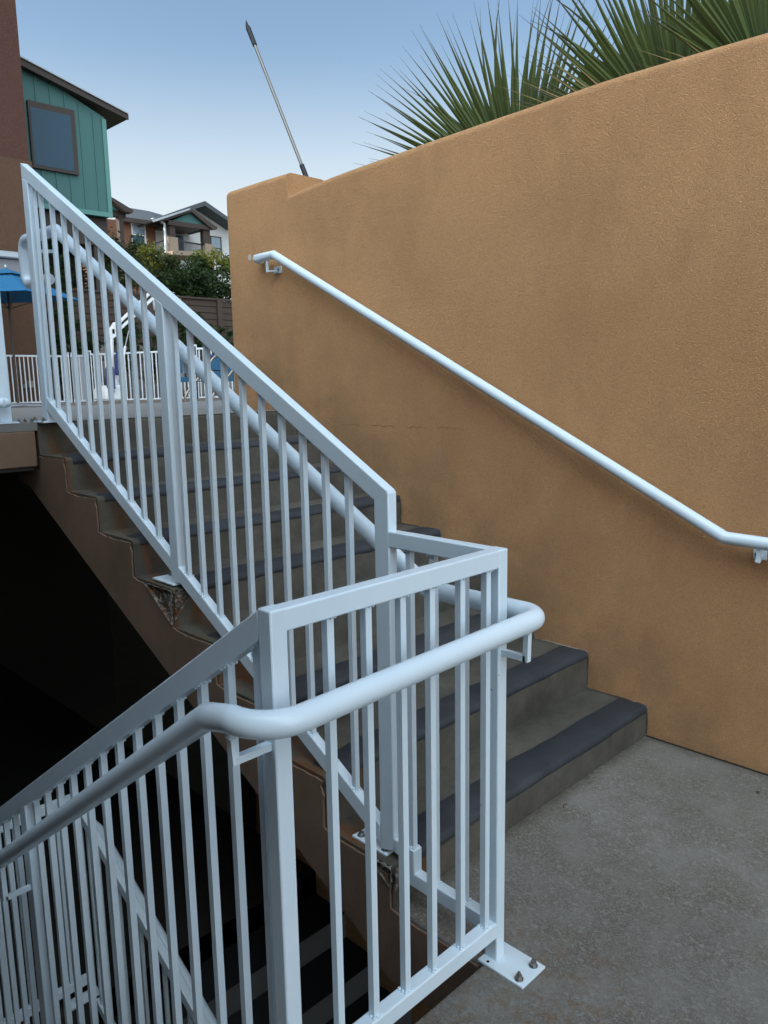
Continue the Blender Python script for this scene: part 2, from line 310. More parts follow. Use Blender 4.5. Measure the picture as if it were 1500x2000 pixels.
# ------------------------------------------------------------ mesh helpers
class MB:
    def __init__(s): s.v = []; s.f = []; s.sm = []; s.at = []
    def add(s, vs, fs, smooth=False, at=None):
        o = len(s.v); s.v += [tuple(p) for p in vs]; s.f += [tuple(i+o for i in f) for f in fs]
        s.sm += [smooth]*len(fs); s.at += (at if at else [0.0]*len(vs)); return s
    def box(s, a, b):
        x0, x1 = sorted((a[0], b[0])); y0, y1 = sorted((a[1], b[1])); z0, z1 = sorted((a[2], b[2]))
        return s.add([(x0,y0,z0),(x1,y0,z0),(x1,y1,z0),(x0,y1,z0),(x0,y0,z1),(x1,y0,z1),(x1,y1,z1),(x0,y1,z1)],
                     [(0,3,2,1),(4,5,6,7),(0,1,5,4),(1,2,6,5),(2,3,7,6),(3,0,4,7)])
    def prism(s, poly, axis, a, b):
        """polygon in the two other axes (cyclic order), extruded along axis from a to b"""
        def P(p, q):
            l = [p[0], p[1]]; l.insert(axis, q); return l
        n = len(poly)
        ar = sum(poly[i][0]*poly[(i+1) % n][1]-poly[(i+1) % n][0]*poly[i][1] for i in range(n))
        vs = [P(p, a) for p in poly] + [P(p, b) for p in poly]
        flip = (ar > 0) ^ (axis == 1) ^ (b < a)
        fs = [tuple(range(n)), tuple(range(2*n-1, n-1, -1))]
        fs += [(i, n+i, n+(i+1) % n, (i+1) % n) for i in range(n)]
        if flip: fs = [tuple(reversed(f)) for f in fs]
        return s.add(vs, fs)
    def bar(s, p, q, wdt, hgt, upv=(0, 0, 1)):
        p = Vector(p); q = Vector(q); d = (q-p).normalized(); u = Vector(upv)
        if abs(d.dot(u)) > .98: u = Vector((0, 1, 0))
        r_ = d.cross(u).normalized(); u = r_.cross(d).normalized()
        vs = []
        for e in (p, q):
            for a, b in ((-1,-1),(1,-1),(1,1),(-1,1)): vs.append(e + r_*a*wdt/2 + u*b*hgt/2)
        return s.add(vs, [(0,1,2,3),(7,6,5,4),(0,4,5,1),(1,5,6,2),(2,6,7,3),(3,7,4,0)])
    def tube(s, pts, r, n=16, caps=True, r1=None):
        pts = [Vector(p) for p in pts]; k = len(pts); rings = []
        nrm = None
        for i, p in enumerate(pts):
            d0 = (pts[i]-pts[i-1]).normalized() if i > 0 else (pts[1]-pts[0]).normalized()
            d1 = (pts[i+1]-pts[i]).normalized() if i < k-1 else d0
            t = (d0+d1).normalized()
            if nrm is None:
                a = Vector((0,0,1)) if abs(d0.z) < .9 else Vector((1,0,0)); nrm = d0.cross(a).normalized(); prev = d0
            else:
                q = prev.rotation_difference(d0); nrm = (q @ nrm).normalized(); prev = d0
            bn = d0.cross(nrm); rr = r if r1 is None else r+(r1-r)*i/(k-1); ring = []
            for j in range(n):
                ang = 2*math.pi*j/n; o = nrm*math.cos(ang)*rr + bn*math.sin(ang)*rr
                dt = d0.dot(t); o = o - d0*(o.dot(t)/dt) if dt > .05 else o   # project onto the mitre plane
                ring.append(p+o)
            rings.append(ring)
        vs = [v for rg in rings for v in rg]; fs = []
        for i in range(k-1):
            for j in range(n): fs.append((i*n+j, i*n+(j+1) % n, (i+1)*n+(j+1) % n, (i+1)*n+j))
        s.add(vs, fs, True)
        if caps:
            s.add(rings[0], [tuple(range(n-1, -1, -1))]); s.add(rings[-1], [tuple(range(n))])
        return s
    def ball(s, c, r, sz=(1,1,1), seg=10, rings=7, jit=0):
        c = Vector(c); vs = []; fs = []
        for i in range(rings+1):
            th = math.pi*i/rings
            for j in range(seg):
                ph = 2*math.pi*j/seg; k = 1+random.uniform(-jit, jit)
                vs.append(c+Vector((math.sin(th)*math.cos(ph)*sz[0], math.sin(th)*math.sin(ph)*sz[1], math.cos(th)*sz[2]))*r*k)
        for i in range(rings):
            for j in range(seg): fs.append((i*seg+j, (i+1)*seg+j, (i+1)*seg+(j+1) % seg, i*seg+(j+1) % seg))
        return s.add(vs, fs, True)
    def cyl(s, c, r, z0, z1, n=10): return s.tube([(c[0], c[1], z0), (c[0], c[1], z1)], r, n)
    def build(s, name, m, parent=None, bevel=0, seg=2, autosmooth=40, attr=False):
        me = bpy.data.meshes.new(name)
        off = Vector((0, 0, 0))
        p = parent
        while p is not None: off += p.location; p = p.parent
        me.from_pydata([(v[0]-off.x, v[1]-off.y, v[2]-off.z) for v in s.v], [], s.f)
        me.polygons.foreach_set('use_smooth', s.sm); me.materials.append(m)
        if attr:
            a = me.attributes.new('blade_t', 'FLOAT', 'POINT'); a.data.foreach_set('value', s.at)
        me.validate()
        if bevel > 0 or any(s.sm):
            bm = bmesh.new(); bm.from_mesh(me)
            if any(s.sm): bmesh.ops.remove_doubles(bm, verts=bm.verts, dist=1e-5)
            bmesh.ops.recalc_face_normals(bm, faces=bm.faces); bm.to_mesh(me); bm.free()
            me.set_sharp_from_angle(angle=R(autosmooth))
        me.update()
        o = bpy.data.objects.new(name, me); col.objects.link(o)
        if parent: o.parent = parent
        if bevel > 0:
            b = o.modifiers.new('bevel', 'BEVEL'); b.width = bevel; b.segments = seg; b.limit_method = 'ANGLE'
            b.harden_normals = False
        return o
def tag(o, label, cat, group=None):
    o['label'] = label; o['category'] = cat
    if group: o['group'] = group
    return o
def struct(o): o['kind'] = 'structure'; return o
def thing(name, loc, label, cat, group=None):
    o = bpy.data.objects.new(name, None); col.objects.link(o); o.location = loc; o.empty_display_size = .1
    return tag(o, label, cat, group)
def at(u, v, Y):
    """world point on the plane y = Y seen at photo pixel (u, v)"""
    d = fw + rt*((u-750)/FPX) - up*((v-1000)/FPX); return CAM + d*((Y-CAM.y)/d.y)

# ------------------------------------------------------------ dimensions
T, RS, Z1, W = .28, .145105, .125, 1.50573
YT = 8*T; ZD = 9*RS
def stepz(i): return Z1 if i == 1 else i*RS
def dz(y): return ZD - .0185*(y-YT)           # the pool deck falls away for drainage

# ------------------------------------------------------------ ground sheets
def slab(x0, x1, y0, y1, z0, z1): return MB().box((x0, y0, z0), (x1, y1, z1))
# landing (near): thick slab with an opening for the lower flight on the left
lm = MB()
lm.prism([(-2.25, -7), (W-.018, -7), (W-.018, .003), (.0, .003), (.0, -.318), (-2.25, -.318)], 2, -.23, 0)
struct(lm.build('landing', M['landing'], bevel=.006))
# stucco edge of the landing slab
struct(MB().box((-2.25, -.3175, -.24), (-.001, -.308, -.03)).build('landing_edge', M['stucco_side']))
# pool deck
pm = MB()
g0 = [(-40, YT), (W-.01, YT), (W-.01, 2.88), (45, 2.88), (45, 80), (-40, 80)]
pm.add([(x, y, dz(y)) for x, y in g0], [tuple(range(6))])
pm.add([(x, YT, z) for x, z in ((-2.25, ZD), (-.0005, ZD), (-.0005, ZD-.035), (-2.25, ZD-.035))], [(3, 2, 1, 0)])
struct(pm.build('pool_deck', M['deck']))
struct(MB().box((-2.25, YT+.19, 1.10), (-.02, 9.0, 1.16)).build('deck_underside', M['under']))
# raised terrace beyond the rock wall, reaching the horizon
tm = MB(); tm.add([(-600, 20.4, 3.05), (900, 20.4, 3.05), (900, 40, 3.4), (-600, 40, 3.4), (900, 1500, -6), (-600, 1500, -6)], [(0, 1, 2, 3), (3, 2, 4, 5)])
struct(tm.build('terrace', M['grass']))
gm = MB(); gm.add([(-600, -600, -3.2), (900, -600, -3.2), (900, 1500, -6.5), (-600, 1500, -6.5)], [(0, 1, 2, 3)])
struct(gm.build('ground', M['grass']))
# lower landing and the dark undercroft around it
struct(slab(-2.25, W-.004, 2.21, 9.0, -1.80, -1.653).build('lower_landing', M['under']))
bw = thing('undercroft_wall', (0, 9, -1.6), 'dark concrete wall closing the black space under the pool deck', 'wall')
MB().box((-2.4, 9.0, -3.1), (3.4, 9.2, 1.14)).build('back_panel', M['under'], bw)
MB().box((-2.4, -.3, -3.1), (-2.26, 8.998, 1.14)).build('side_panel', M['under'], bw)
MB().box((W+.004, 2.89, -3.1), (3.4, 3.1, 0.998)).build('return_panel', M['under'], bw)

# ------------------------------------------------------------ upper flight
st = thing('concrete_stairs', (0, 0, 0), 'grey concrete stairs with dark painted nosings climbing beside the tan wall', 'stairs')
rn = .014
def prof(drop=0, jit=0, corner=True):
    p = []
    for i in range(1, 10):
        y = (i-1)*T; zt = (stepz(i) if i < 9 else ZD)-drop; zb = (stepz(i-1) if i > 1 else 0)-drop
        if i == 1: p.append((y, zb-.02))
        else: p.append((y, zb))
        p += [(y, zt-rn), (y+rn*.3, zt-rn*.3), (y+rn, zt)]
    return p
top = prof()
body = top + [(YT+.30, ZD-.0035), (YT+.30, 1.02), (2.39, 1.015), (.149, -.130), (.02, -.228), (.004, -.228)]
body = [(y, z) for y, z in body]
body[-6] = (YT+.30, ZD-.010); top_end = body[-7]
MB().prism(body, 0, .0, W-.006).build('step_body', M['steps'], st)
# stucco skin on the open side: ragged top edge a little below the treads
random.seed(3)
def ragged():
    pts = []
    for i in range(1, 9):
        y0 = (i-1)*T; zt = stepz(i)-.004
        # up the riser
        zb = (stepz(i-1) if i > 1 else -.004)
        for k in range(7):
            z = zb+(zt-zb)*k/7; pts.append((y0+.006+random.uniform(-.003, .004)+.010*max(0, k-5), z))
        for k in range(9):
            y = y0+.010+(T-.010)*k/9
            sag = .004*math.sin(math.pi*k/9) if k < 8 else 0
            pts.append((y, zt-.004-sag+random.uniform(-.0025, .0025)))
    pts.append((YT-.004, stepz(8)-.006))
    return pts
rg = ragged()
# bite out of the fifth nosing where the concrete has spalled under the base plate
rg2 = []
for (y, z) in rg:
    if 1.115 < y < 1.30 and z > .60: 
        k = (1.30-y)/.185; z2 = .716-.115*max(0, k)**.8+random.uniform(-.004, .004); z = min(z, z2)
    if .275 < y < .31 and z > .24: z -= .012*(1-(y-.275)/.035)
    if y < .10 and z > .05: z -= .022*(1-y/.10)
    rg2.append((y, z))
side = rg2 + [(YT-.004, 1.09), (2.50, 1.085), (2.50, 1.012), (2.39, 1.008), (2.352, .992), (.149, -.140), (.02, -.232), (-.306, -.232), (-.306, -.010), (-.20, -.008), (-.1, -.013), (-.02, -.007)]
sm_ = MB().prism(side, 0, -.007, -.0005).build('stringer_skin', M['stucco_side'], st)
# nosing paint bands
random.seed(11)
def wob(i, s_, x, a): return a*(mnoise.noise(Vector((x*3.1, i*7.3, s_*5.1)))+.5*mnoise.noise(Vector((x*11.0, i*3.3, s_*9.0))))
for i in range(1, 9):
    y0 = (i-1)*T; zt = stepz(i); nb = MB(); NX = 60; vs = []; fs = []
    x0b, x1b = (.03 if i > 1 else .05), W-.0065
    for k in range(NX+1):
        x = x0b+(x1b-x0b)*k/NX
        wdt = .128+wob(i, 1, x, .012) - .05*max(0, 1-(x-x0b)/.18)*(1 if i % 2 else .4); drop_ = .024+wob(i, 2, x, .010)
        e = .0022
        for (yy, zz) in ((wdt, zt+.0002), (wdt-.002, zt+e), (rn, zt+e), (rn*.3-e*.7, zt-rn*.3+e*.7), (-e, zt-rn), (-e, zt-drop_), (0.0005, zt-drop_-.002)):
            vs.append((x, y0+yy, zz))
    for k in range(NX):
        for j in range(6): fs.append((k*7+j, k*7+j+1, (k+1)*7+j+1, (k+1)*7+j))
    nb.add(vs, fs, True); o = nb.build('dark_tread_strip', M['nosing'], st, autosmooth=60)
# old caulk line where treads meet the wall
cb = MB(); cp = []
for i in range(1, 10):
    y = (i-1)*T; zt = stepz(i) if i < 9 else ZD; zb = stepz(i-1) if i > 1 else 0
    for k in range(5): cp.append((W-.007+random.uniform(-.001, .001), y-.003+random.uniform(-.0012, .0012), zb+(zt-zb)*k/5+.004))
    if i < 9:
        for k in range(8): cp.append((W-.007+random.uniform(-.001, .001), y+.002+(T-.008)*k/8, zt+.003+random.uniform(-.001, .001)))
cb.tube(cp, .0026, 6); cb.build('caulk_bead', M['caulk'], st)
# spalled concrete
def lump(name, c, sz, parent, seed, m_=None):
    random.seed(seed); b = MB(); b.ball(c, 1.0, sz, 22, 16)
    vs = []
    for v in b.v:
        p = Vector(v); q = p-Vector(c); k = 1+.55*mnoise.noise(p*38)+.35*mnoise.noise(p*90); vs.append(tuple(Vector(c)+q*k))
    b.v = vs; return b.build(name, m_ or M['rubble'], parent, autosmooth=25)
def broken(tri, plane, seed, name='spalled_patch', d0=-.011, amp=.020):
    """rough broken concrete filling a ragged triangle; plane 0: on the open side (y, z), plane 1: on a riser (x, z)"""
    b = MB(); A, B, C_ = [Vector((p[0], p[1])) for p in tri]; N = 26; idx = {}; vs = []; fs = []
    for i in range(N+1):
        for j in range(N+1-i):
            a_, b__ = i/N, j/N; p = A*(1-a_-b__)+B*a_+C_*b__
            q = Vector((p.x*70, p.y*70, seed)); e = min(a_, b__, 1-a_-b__)
            w_ = .006*mnoise.noise(q*1.3) if e < .04 else 0
            dep = d0+amp*(.5+.5*mnoise.noise(q*.9)+.45*mnoise.noise(q*2.3)) if e > .02 else d0-.002
            idx[i, j] = len(vs)
            vs.append((dep, p.x+w_, p.y+w_) if plane == 0 else (p.x+w_, dep, p.y+w_))
    for i in range(N):
        for j in range(N-i):
            fs.append((idx[i, j], idx[i+1, j], idx[i, j+1]))
            if j < N-i-1: fs.append((idx[i+1, j], idx[i+1, j+1], idx[i, j+1]))
    b.add(vs, fs); return b.build(name, M['rubble'], st)
broken([(1.315, .722), (1.112, .722), (1.118, .590)], 0, 3.0)
broken([(-.002, .722), (.088, .722), (-.002, .610)], 1, 5.0, d0=1.108, amp=.016)
broken([(.090, .124), (-.004, .124), (-.002, .062)], 0, 8.0)
broken([(-.002, .126), (.066, .126), (-.002, .060)], 1, 9.0, d0=-.012, amp=.014)

# deck fascia beam on the left of the flight
fb = thing('deck_fascia_beam', (-1.1, YT, 1.1), 'brown stucco beam edging the pool deck above the dark stairwell', 'beam')
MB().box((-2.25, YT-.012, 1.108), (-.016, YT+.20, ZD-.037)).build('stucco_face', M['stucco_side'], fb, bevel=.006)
MB().box((-2.25, YT+.002, 1.092), (-.030, YT+.18, 1.107)).build('drip_edge', M['under'], fb)

# ------------------------------------------------------------ lower flights
lf = thing('lower_stairs', (W/2, 1, -2.2), 'dark lower concrete stairs seen through the railing beneath the upper flight', 'stairs')
R3 = .165
p3 = []
y = 2.21; z = -1.653
p3.append((2.209, z-.002))
N3 = 9
for i in range(N3):
    p3.append((2.209-.28*i, z-.002 if i == 0 else z)); p3.append((2.209-.28*i, z-R3)); z -= R3
    
p3.append((2.209-.28*(N3)+.0, z)); p3.append((2.209-.28*N3, z-.15)); p3.append((2.209, -1.653-.40))
p3 = [p3[0]] + p3[2:] if p3[0] == p3[1] else p3
MB().prism(p3, 0, .03, W-.003).build('step_body', M['lower_steps'], lf)
for i in range(1, N3):
    yy = 2.209-.28*i; zz = -1.653-R3*i
    MB().box((.032, yy+.001, zz+.0005), (W-.004, yy+.279, zz+.0035)).build('dark_tread_strip', M['lower_tread_shade'], lf)  # dark sheet over the whole tread, standing for shade under the upper flight
# flight beside the well going down from the landing on the far side of the guard
sf = thing('descending_stairs', (-1.4, 1, -.8), 'concrete stairs going down from the landing behind the white guard railing', 'stairs')
R2 = 1.653/9; p2 = [(-.307, -.232)]
z = 0.0
yy = -.307
p2.append((-.307, -R2)); z = -R2
for i in range(1, 9):
    p2.append((-.307+.31*i, z)); p2.append((-.307+.31*i, z-R2)); z -= R2
p2.append((2.205, z+.0)); p2.append((2.205, z-.25)); 
MB().prism(p2, 0, -2.25, -.66).build('step_body', M['lower_steps'], sf)

# ------------------------------------------------------------ stucco wall
wl = thing('stucco_wall', (W+.15, 0, 0), 'tall tan stucco wall with rounded top rising beside the stairs', 'wall')
tops = [(-7, 2.60), (-2, 2.60), (-.33, 2.600), (.24, 2.606), (.77, 2.590), (1.3, 2.570), (1.95, 2.543), (2.262, 2.515)]
def ztop(y):
    for (a, za), (b, zb) in zip(tops, tops[1:]):
        if y <= b: return za+(zb-za)*(y-a)/(b-a)
    return tops[-1][1]
ys = [(y, 0.0) for y in [-7, -4, -2]+[-1.5+.1*k for k in range(38)] if y < 2.25]
ys += [(2.2617, 0.0), (2.2625, 0.0), (2.275, 0.0)] + [(2.4+.1*k, 0) for k in range(5)]
ys += [(2.876-.03+.03*math.sin(R(a)), .03*(1-math.cos(R(a)))) for a in (0, 22, 45, 68, 90)]
rr = .04; wt = .30; ring = []
for j in range(7):
    a = math.pi/2*j/6; ring.append((W+rr-rr*math.cos(a), -rr+rr*math.sin(a)))
for j in range(7):
    a = math.pi/2*j/6; ring.append((W+wt-rr+rr*math.sin(a), -rr+rr*math.cos(a)))
vs = []; fs = []; K = len(ring)+2
for y, ins in ys:
    z = (ztop(y) if y < 2.262 else 2.634)+.004*mnoise.noise(Vector((y*2.2, 3, 1)))-ins
    def sx_(x): return x+ins if x < W+wt/2 else x-ins
    vs.append((sx_(W), y, -3.1))
    for (x, dzz) in ring: vs.append((sx_(x), y, z+dzz))
    vs.append((sx_(W+wt), y, -3.1))
for i in range(len(ys)-1):
    for j in range(K-1): fs.append((i*K+j, (i+1)*K+j, (i+1)*K+j+1, i*K+j+1))
b = MB(); b.add(vs, fs, True); b.add([vs[(len(ys)-1)*K+j] for j in range(K)], [tuple(range(K))]); b.add([vs[j] for j in range(K)], [tuple(range(K-1, -1, -1))])
b.build('wall_face', M['stucco'], wl, autosmooth=50)
# pale filled hole near the rail end
pb = MB(); pv = []
for k in range(14):
    a = 2*math.pi*k/14; q = .016*(1+.2*math.sin(k*2.3)); pv.append((0, 2.640+q*math.cos(a), 2.214+q*1.15*math.sin(a)))
pb.prism([(p[1], p[2]) for p in pv], 0, W-.002, W+.004); pb.build('filler_patch', mat('white_filler', (.55, .5, .43), .9), wl)
# joint between landing and wall
struct(MB().box((W-.0175, -7, -.10), (W-.0005, -.002, -.004)).build('expansion_joint', M['gap']))
# planter ground behind the wall
struct(MB().box((W+wt+.003, -7, -3.0), (9, 2.255, 2.28)).build('planter_ground', M['soil']))
pw = thing('planter_wall', (5, 2.4, 1.3), 'tan stucco return wall holding up the planter behind the corner pier', 'wall')
MB().box((W+.345, 2.2575, -3.0), (9.2, 2.5, 2.45)).build('wall_face', M['stucco'], pw)

# brown building added out of view left of the stairwell to block sun and sky
sb = thing('unseen_shade_building', (-4, 1, 0), 'added brown building mass left of the stairwell, unseen, shading the stairs and wall', 'building')
MB().box((-9, -5.5, -3.1), (-2.45, 9.5, 4.2)).build('wall', M['stucco_bldg'], sb)
MB().box((-9.2, -5.7, 4.2), (-2.3, 9.7, 4.35)).build('parapet', M['brown_mid'], sb)
MB().box((-16, -5, -3.2), (-6.2, 17.5, 5.4)).build('upper_wall', M['stucco_bldg'], sb)

# ------------------------------------------------------------ railings
BW = .0165                                   # baluster width
XC = .042                                    # centre plane of the upper guard
XA, XB = XC-.0165, XC+.0165                  # its two faces
def post(parent, x0, x1, y0, y1, z0, z1): return MB().box((x0, y0, z0), (x1, y1, z1)).build('post', M['paint'], parent, bevel=.0035)
def weld(b, x, y, z, s=1, tilt=0):
    r_ = BW*.5
    for k in range(8):
        a = 2*math.pi*k/8; q = r_*1.25
        px = x+max(-q, min(q, 1.5*q*math.cos(a))); py = y+max(-q, min(q, 1.5*q*math.sin(a)))
        b.ball((px, py, z+tilt*(py-y)+s*.001), random.uniform(.0030, .0050), (1, 1, .9), 6, 4)
def baluster(parent, x, y, z0, z1, tilt=0, tiltt=None, wb=True, wtp=True):
    """square bar from z0 to z1, ends cut to the slope of the rails, weld beads round both ends"""
    h = BW/2; tt = tilt if tiltt is None else tiltt; b = MB()
    vs = [(x+a*h, y+c_*h, z0+tilt*c_*h) for a, c_ in ((-1,-1),(1,-1),(1,1),(-1,1))]
    vs += [(x+a*h, y+c_*h, z1+tt*c_*h) for a, c_ in ((-1,-1),(1,-1),(1,1),(-1,1))]
    b.add(vs, [(0,3,2,1),(4,5,6,7),(0,1,5,4),(1,2,6,5),(2,3,7,6),(3,0,4,7)])
    if wb: weld(b, x, y, z0, 1, tilt)
    if wtp: weld(b, x, y, z1, -1, tt)
    return b.build('baluster', M['paint'], parent)
def bolt(parent, x, y, z, s=1.0):
    b = MB(); b.cyl((x, y), .0115*s, z, z+.002, 14); b.cyl((x, y), .0085*s, z+.002, z+.011, 6)
    b.cyl((x, y), .0042*s, z+.011, z+.019, 8)
    return b.build('anchor_bolt', M['steel'], parent, autosmooth=25)
def bracket(parent, a, b_, c_):
    """flat bar arm from post a out to b_ then up to the pipe c_"""
    b = MB(); b.bar(a, b_, .014, .014); b.bar((b_[0], b_[1], b_[2]-.007), c_, .014, .014, (1, 0, 0))
    b.ball(c_, .012, (1, 1, .7), 10, 6, .1)
    return b.build('rail_bracket', M['paint'], parent, bevel=.0015)
def arc(c, r, a0, a1, ax, n=10):
    """arc points; ax gives the two unit axes"""
    e1, e2 = Vector(ax[0]), Vector(ax[1]); c = Vector(c)
    return [c+e1*r*math.cos(a0+(a1-a0)*k/n)+e2*r*math.sin(a0+(a1-a0)*k/n) for k in range(n+1)]

gr = thing('stair_guard_railing', (XC, 0, 0), 'white steel guard railing with round pipe handrail, from the stairs round the landing corner', 'railing')
# --- upper sloping section
SL = .5665
def ut(y): return 1.182+SL*(y-.02)             # top of top rail
def ub(y): return .273+.5755*(y-.185)          # top of bottom rail
yT, yL = .020, 2.236                           # P front face, top post outer face
VT = .060
MB().prism([(yT+.0008, ut(yT)), (yL, ut(yL)-.012), (yL, ut(yL)-VT-.012), (.0753, ut(.0753)-VT)], 0, XA, XB).build('top_rail', M['paint'], gr, bevel=.0035)
MB().prism([(.0745, ub(.0745)), (2.178, ub(2.178)), (2.178, ub(2.178)-VT), (.0745, ub(.0745)-VT)], 0, XA+.0006, XB-.0006).build('bottom_rail', M['paint'], gr, bevel=.0035)
# posts
MB().prism([(.0745, .135), (.0745, ut(.0745)-.006), (yT, ut(yT)-.0025), (yT, .151)], 0, XA+.0003, XB-.0003).build('post', M['paint'], gr, bevel=.0035)
MB().prism([(1.112, .742), (1.165, .742), (1.165, ut(1.165)-VT+.002), (1.112, ut(1.112)-VT+.002)], 0, XA-.0008, XB+.0008).build('post', M['paint'], gr, bevel=.0035)
MB().prism([(2.180, ZD+.004), (2.2355, ZD+.004), (2.2355, ut(2.2355)-VT-.010), (2.180, ut(2.180)-VT-.008)], 0, XA-.0003, XB+.0003).build('post', M['paint'], gr, bevel=.0035)
for k in range(10):
    y = 2.089-.1025*k
    if y < 1.17: break
    baluster(gr, XC, y, ub(y), ut(y)-VT, .5755, SL)
baluster(gr, XC, 2.160, ub(2.160), ut(2.160)-VT, .5755, SL)
for k in range(11):
    y = 1.068-.0975*k
    if y < .10: break
    baluster(gr, XC, y, ub(y), ut(y)-VT, .5755, SL)
# --- short level section to the corner
ZG = 1.0765; HG = .0445
MB().box((XA+.0006, -.339, ZG-HG), (XB-.0006, .060, ZG-.001)).build('top_rail', M['paint'], gr, bevel=.0035)
lo = [(.0215, .190), (-.058, .185), (-.058, .116), (-.3035, .112), (-.3035, .070), (-.092, .073), (-.092, .146), (-.015, .146), (.0215, .151)]
lo = [(.0215, .190), (-.0585, .186), (-.0585, .116), (-.3035, .113), (-.3035, .070), (-.085, .073), (-.022, .073), (-.022, .148), (.0215, .150)]
lo = [(.0200, .190), (-.0585, .186), (-.0585, .116), (-.3035, .113), (-.3035, .070), (-.0150, .075), (-.0150, .146), (.0200, .148)]
MB().prism(lo, 0, XA, XB).build('bottom_rail', M['paint'], gr, bevel=.003)
baluster(gr, XC, -.041, .187, ZG-HG); baluster(gr, XC, -.124, .1155, ZG-HG); baluster(gr, XC, -.225, .114, ZG-HG)
# --- corner post A and level section to corner post B
XBL, XBR = -.633, -.596
post(gr, XA, XB+.001, -.342, -.304, .004, ZG)
MB().box((XBL+.004, -.3415, ZG-HG), (XB-.004, -.307, ZG-.0006)).build('top_rail', M['paint'], gr, bevel=.0035)
MB().box((XBL+.004, -.3414, .070), (XB-.004, -.3075, .1125)).build('bottom_rail', M['paint'], gr, bevel=.0035)
for x in (-.006, -.100, -.202, -.293, -.392, -.492): baluster(gr, x+.004, -.3245, .1125, ZG-HG)
post(gr, XBL, XBR, -.342, -.304, -.22, ZG)
# --- descending section along the lower flight
SD = .648
def dt(y): return ZG-.003-SD*(y+.3035)
yE = 2.22
XD0, XD1 = XBL+.001, XBR-.001
MB().prism([(-.3035, dt(-.3035)), (yE, dt(yE)), (yE, dt(yE)-.058), (-.3035, dt(-.3035)-.058)], 0, XD0, XD1).build('top_rail', M['paint'], gr, bevel=.0035)
HB = .96
MB().prism([(-.3035, dt(-.3035)-HB), (yE, dt(yE)-HB), (yE, dt(yE)-HB-.055), (-.3035, dt(-.3035)-HB-.055)], 0, XD0, XD1).build('bottom_rail', M['paint'], gr, bevel=.0035)
for k in range(25):
    y = -.268+.1004*k-.008
    if 0.97 < y < 1.05: continue
    if y > yE-.05: break
    baluster(gr, XBL+.019, y, dt(y)-HB, dt(y)-.058, -SD, -SD)
for y in (1.000, 2.20):
    MB().prism([(y-.026, dt(y)-1.12), (y+.026, dt(y)-1.12), (y+.026, dt(y+.026)-.056), (y-.026, dt(y-.026)-.056)], 0, XD0-.001, XD1+.001).build('post', M['paint'], gr, bevel=.003)
# --- base plates
def plate(x0, x1, y0, y1, z, bolts, bs=1.0):
    p = MB().box((x0, y0, z-.003), (x1, y1, z+.004)).build('base_plate', M['paint'], gr, bevel=.0015)
    for bx, by in bolts: bolt(p, bx, by, z+.004, bs)
    return p
pA = plate(-.001, .098, -.441, -.302, .003, [(.016, -.418), (.078, -.418)])
hb = MB(); hb.cyl((.010, -.327), .004, .0071, .0078, 10); hb.build('bolt_hole', M['gap'], pA)
plate(.020, .118, .046, .190, .128, [(.038, .168), (.036, .066)])
plate(.014, .108, 1.136, 1.292, .735, [(.085, 1.27)])
plate(.0, .098, 2.165, 2.318, ZD+.003, [(.012, 2.19), (.012, 2.29), (.085, 2.29)])
# --- pipe handrail: upper loop, slope, level run, round the corner, elbow, down slope
RP = .0250
XP = .112; YF = -.408; ZP = .912; XL = -.708
pz = lambda y: 2.142+.566*(y-2.13)
ymit = -.075
y_m = (ZP-2.142)/.566+2.13
loop = []
loop += [Vector((XP, 2.36, 1.945)), Vector((XP, 2.43, 1.945))]
loop += arc((XP, 2.45, 1.995), .05, -math.pi/2, 0, ((0, 1, 0), (0, 0, 1)), 8)
loop += arc((XP, 2.45, 2.095), .05, 0, math.pi/2, ((0, 1, 0), (0, 0, 1)), 8)
loop += [Vector((XP, 2.13, 2.142))]
path = [Vector((XP, 2.24, 1.945))] + loop
path += [Vector((XP, y_m, ZP))]
rc = .055
path += arc((XP-rc, YF+rc, ZP), rc, 0, -math.pi/2, ((1, 0, 0), (0, 1, 0)), 12)
rc2 = .085
path += arc((XL+rc2, YF+rc2, ZP-.014), rc2, -math.pi/2, -math.pi, ((1, 0, 0), (0, 1, 0)), 14)
path += [Vector((XL, -.245, ZP-.032))]
path += [Vector((XL, 2.1, ZP-.032-.682*(2.1+.245)))]
MB().tube(path, RP, 22).build('handrail', M['paint'], gr, autosmooth=24)
bracket(gr, (XC, -.342, .826), (XC, -.410, .826), (XC, -.412, ZP-RP+.004))
bracket(gr, (XBL, -.323, .822), (-.708, -.323, .822), (-.708, -.318, ZP-.02-RP))
bracket(gr, (XBL, 1.0, -.10), (XL, 1.0, -.10), (XL, 1.0, ZP-.032-.682*1.245-RP))
bracket(gr, (XB, 1.13, 1.50), (XP, 1.13, 1.50), (XP, 1.13, pz(1.13)-RP))
bracket(gr, (XB, 2.20, 2.055), (XP, 2.155, 2.055), (XP, 2.155, 2.118))
bracket(gr, (XB, .045, .85), (XP, .045, .85), (XP, .045, .945))
bracket(gr, (XB, 2.225, 1.945), (XP, 2.225, 1.945), (XP, 2.245, 1.945))

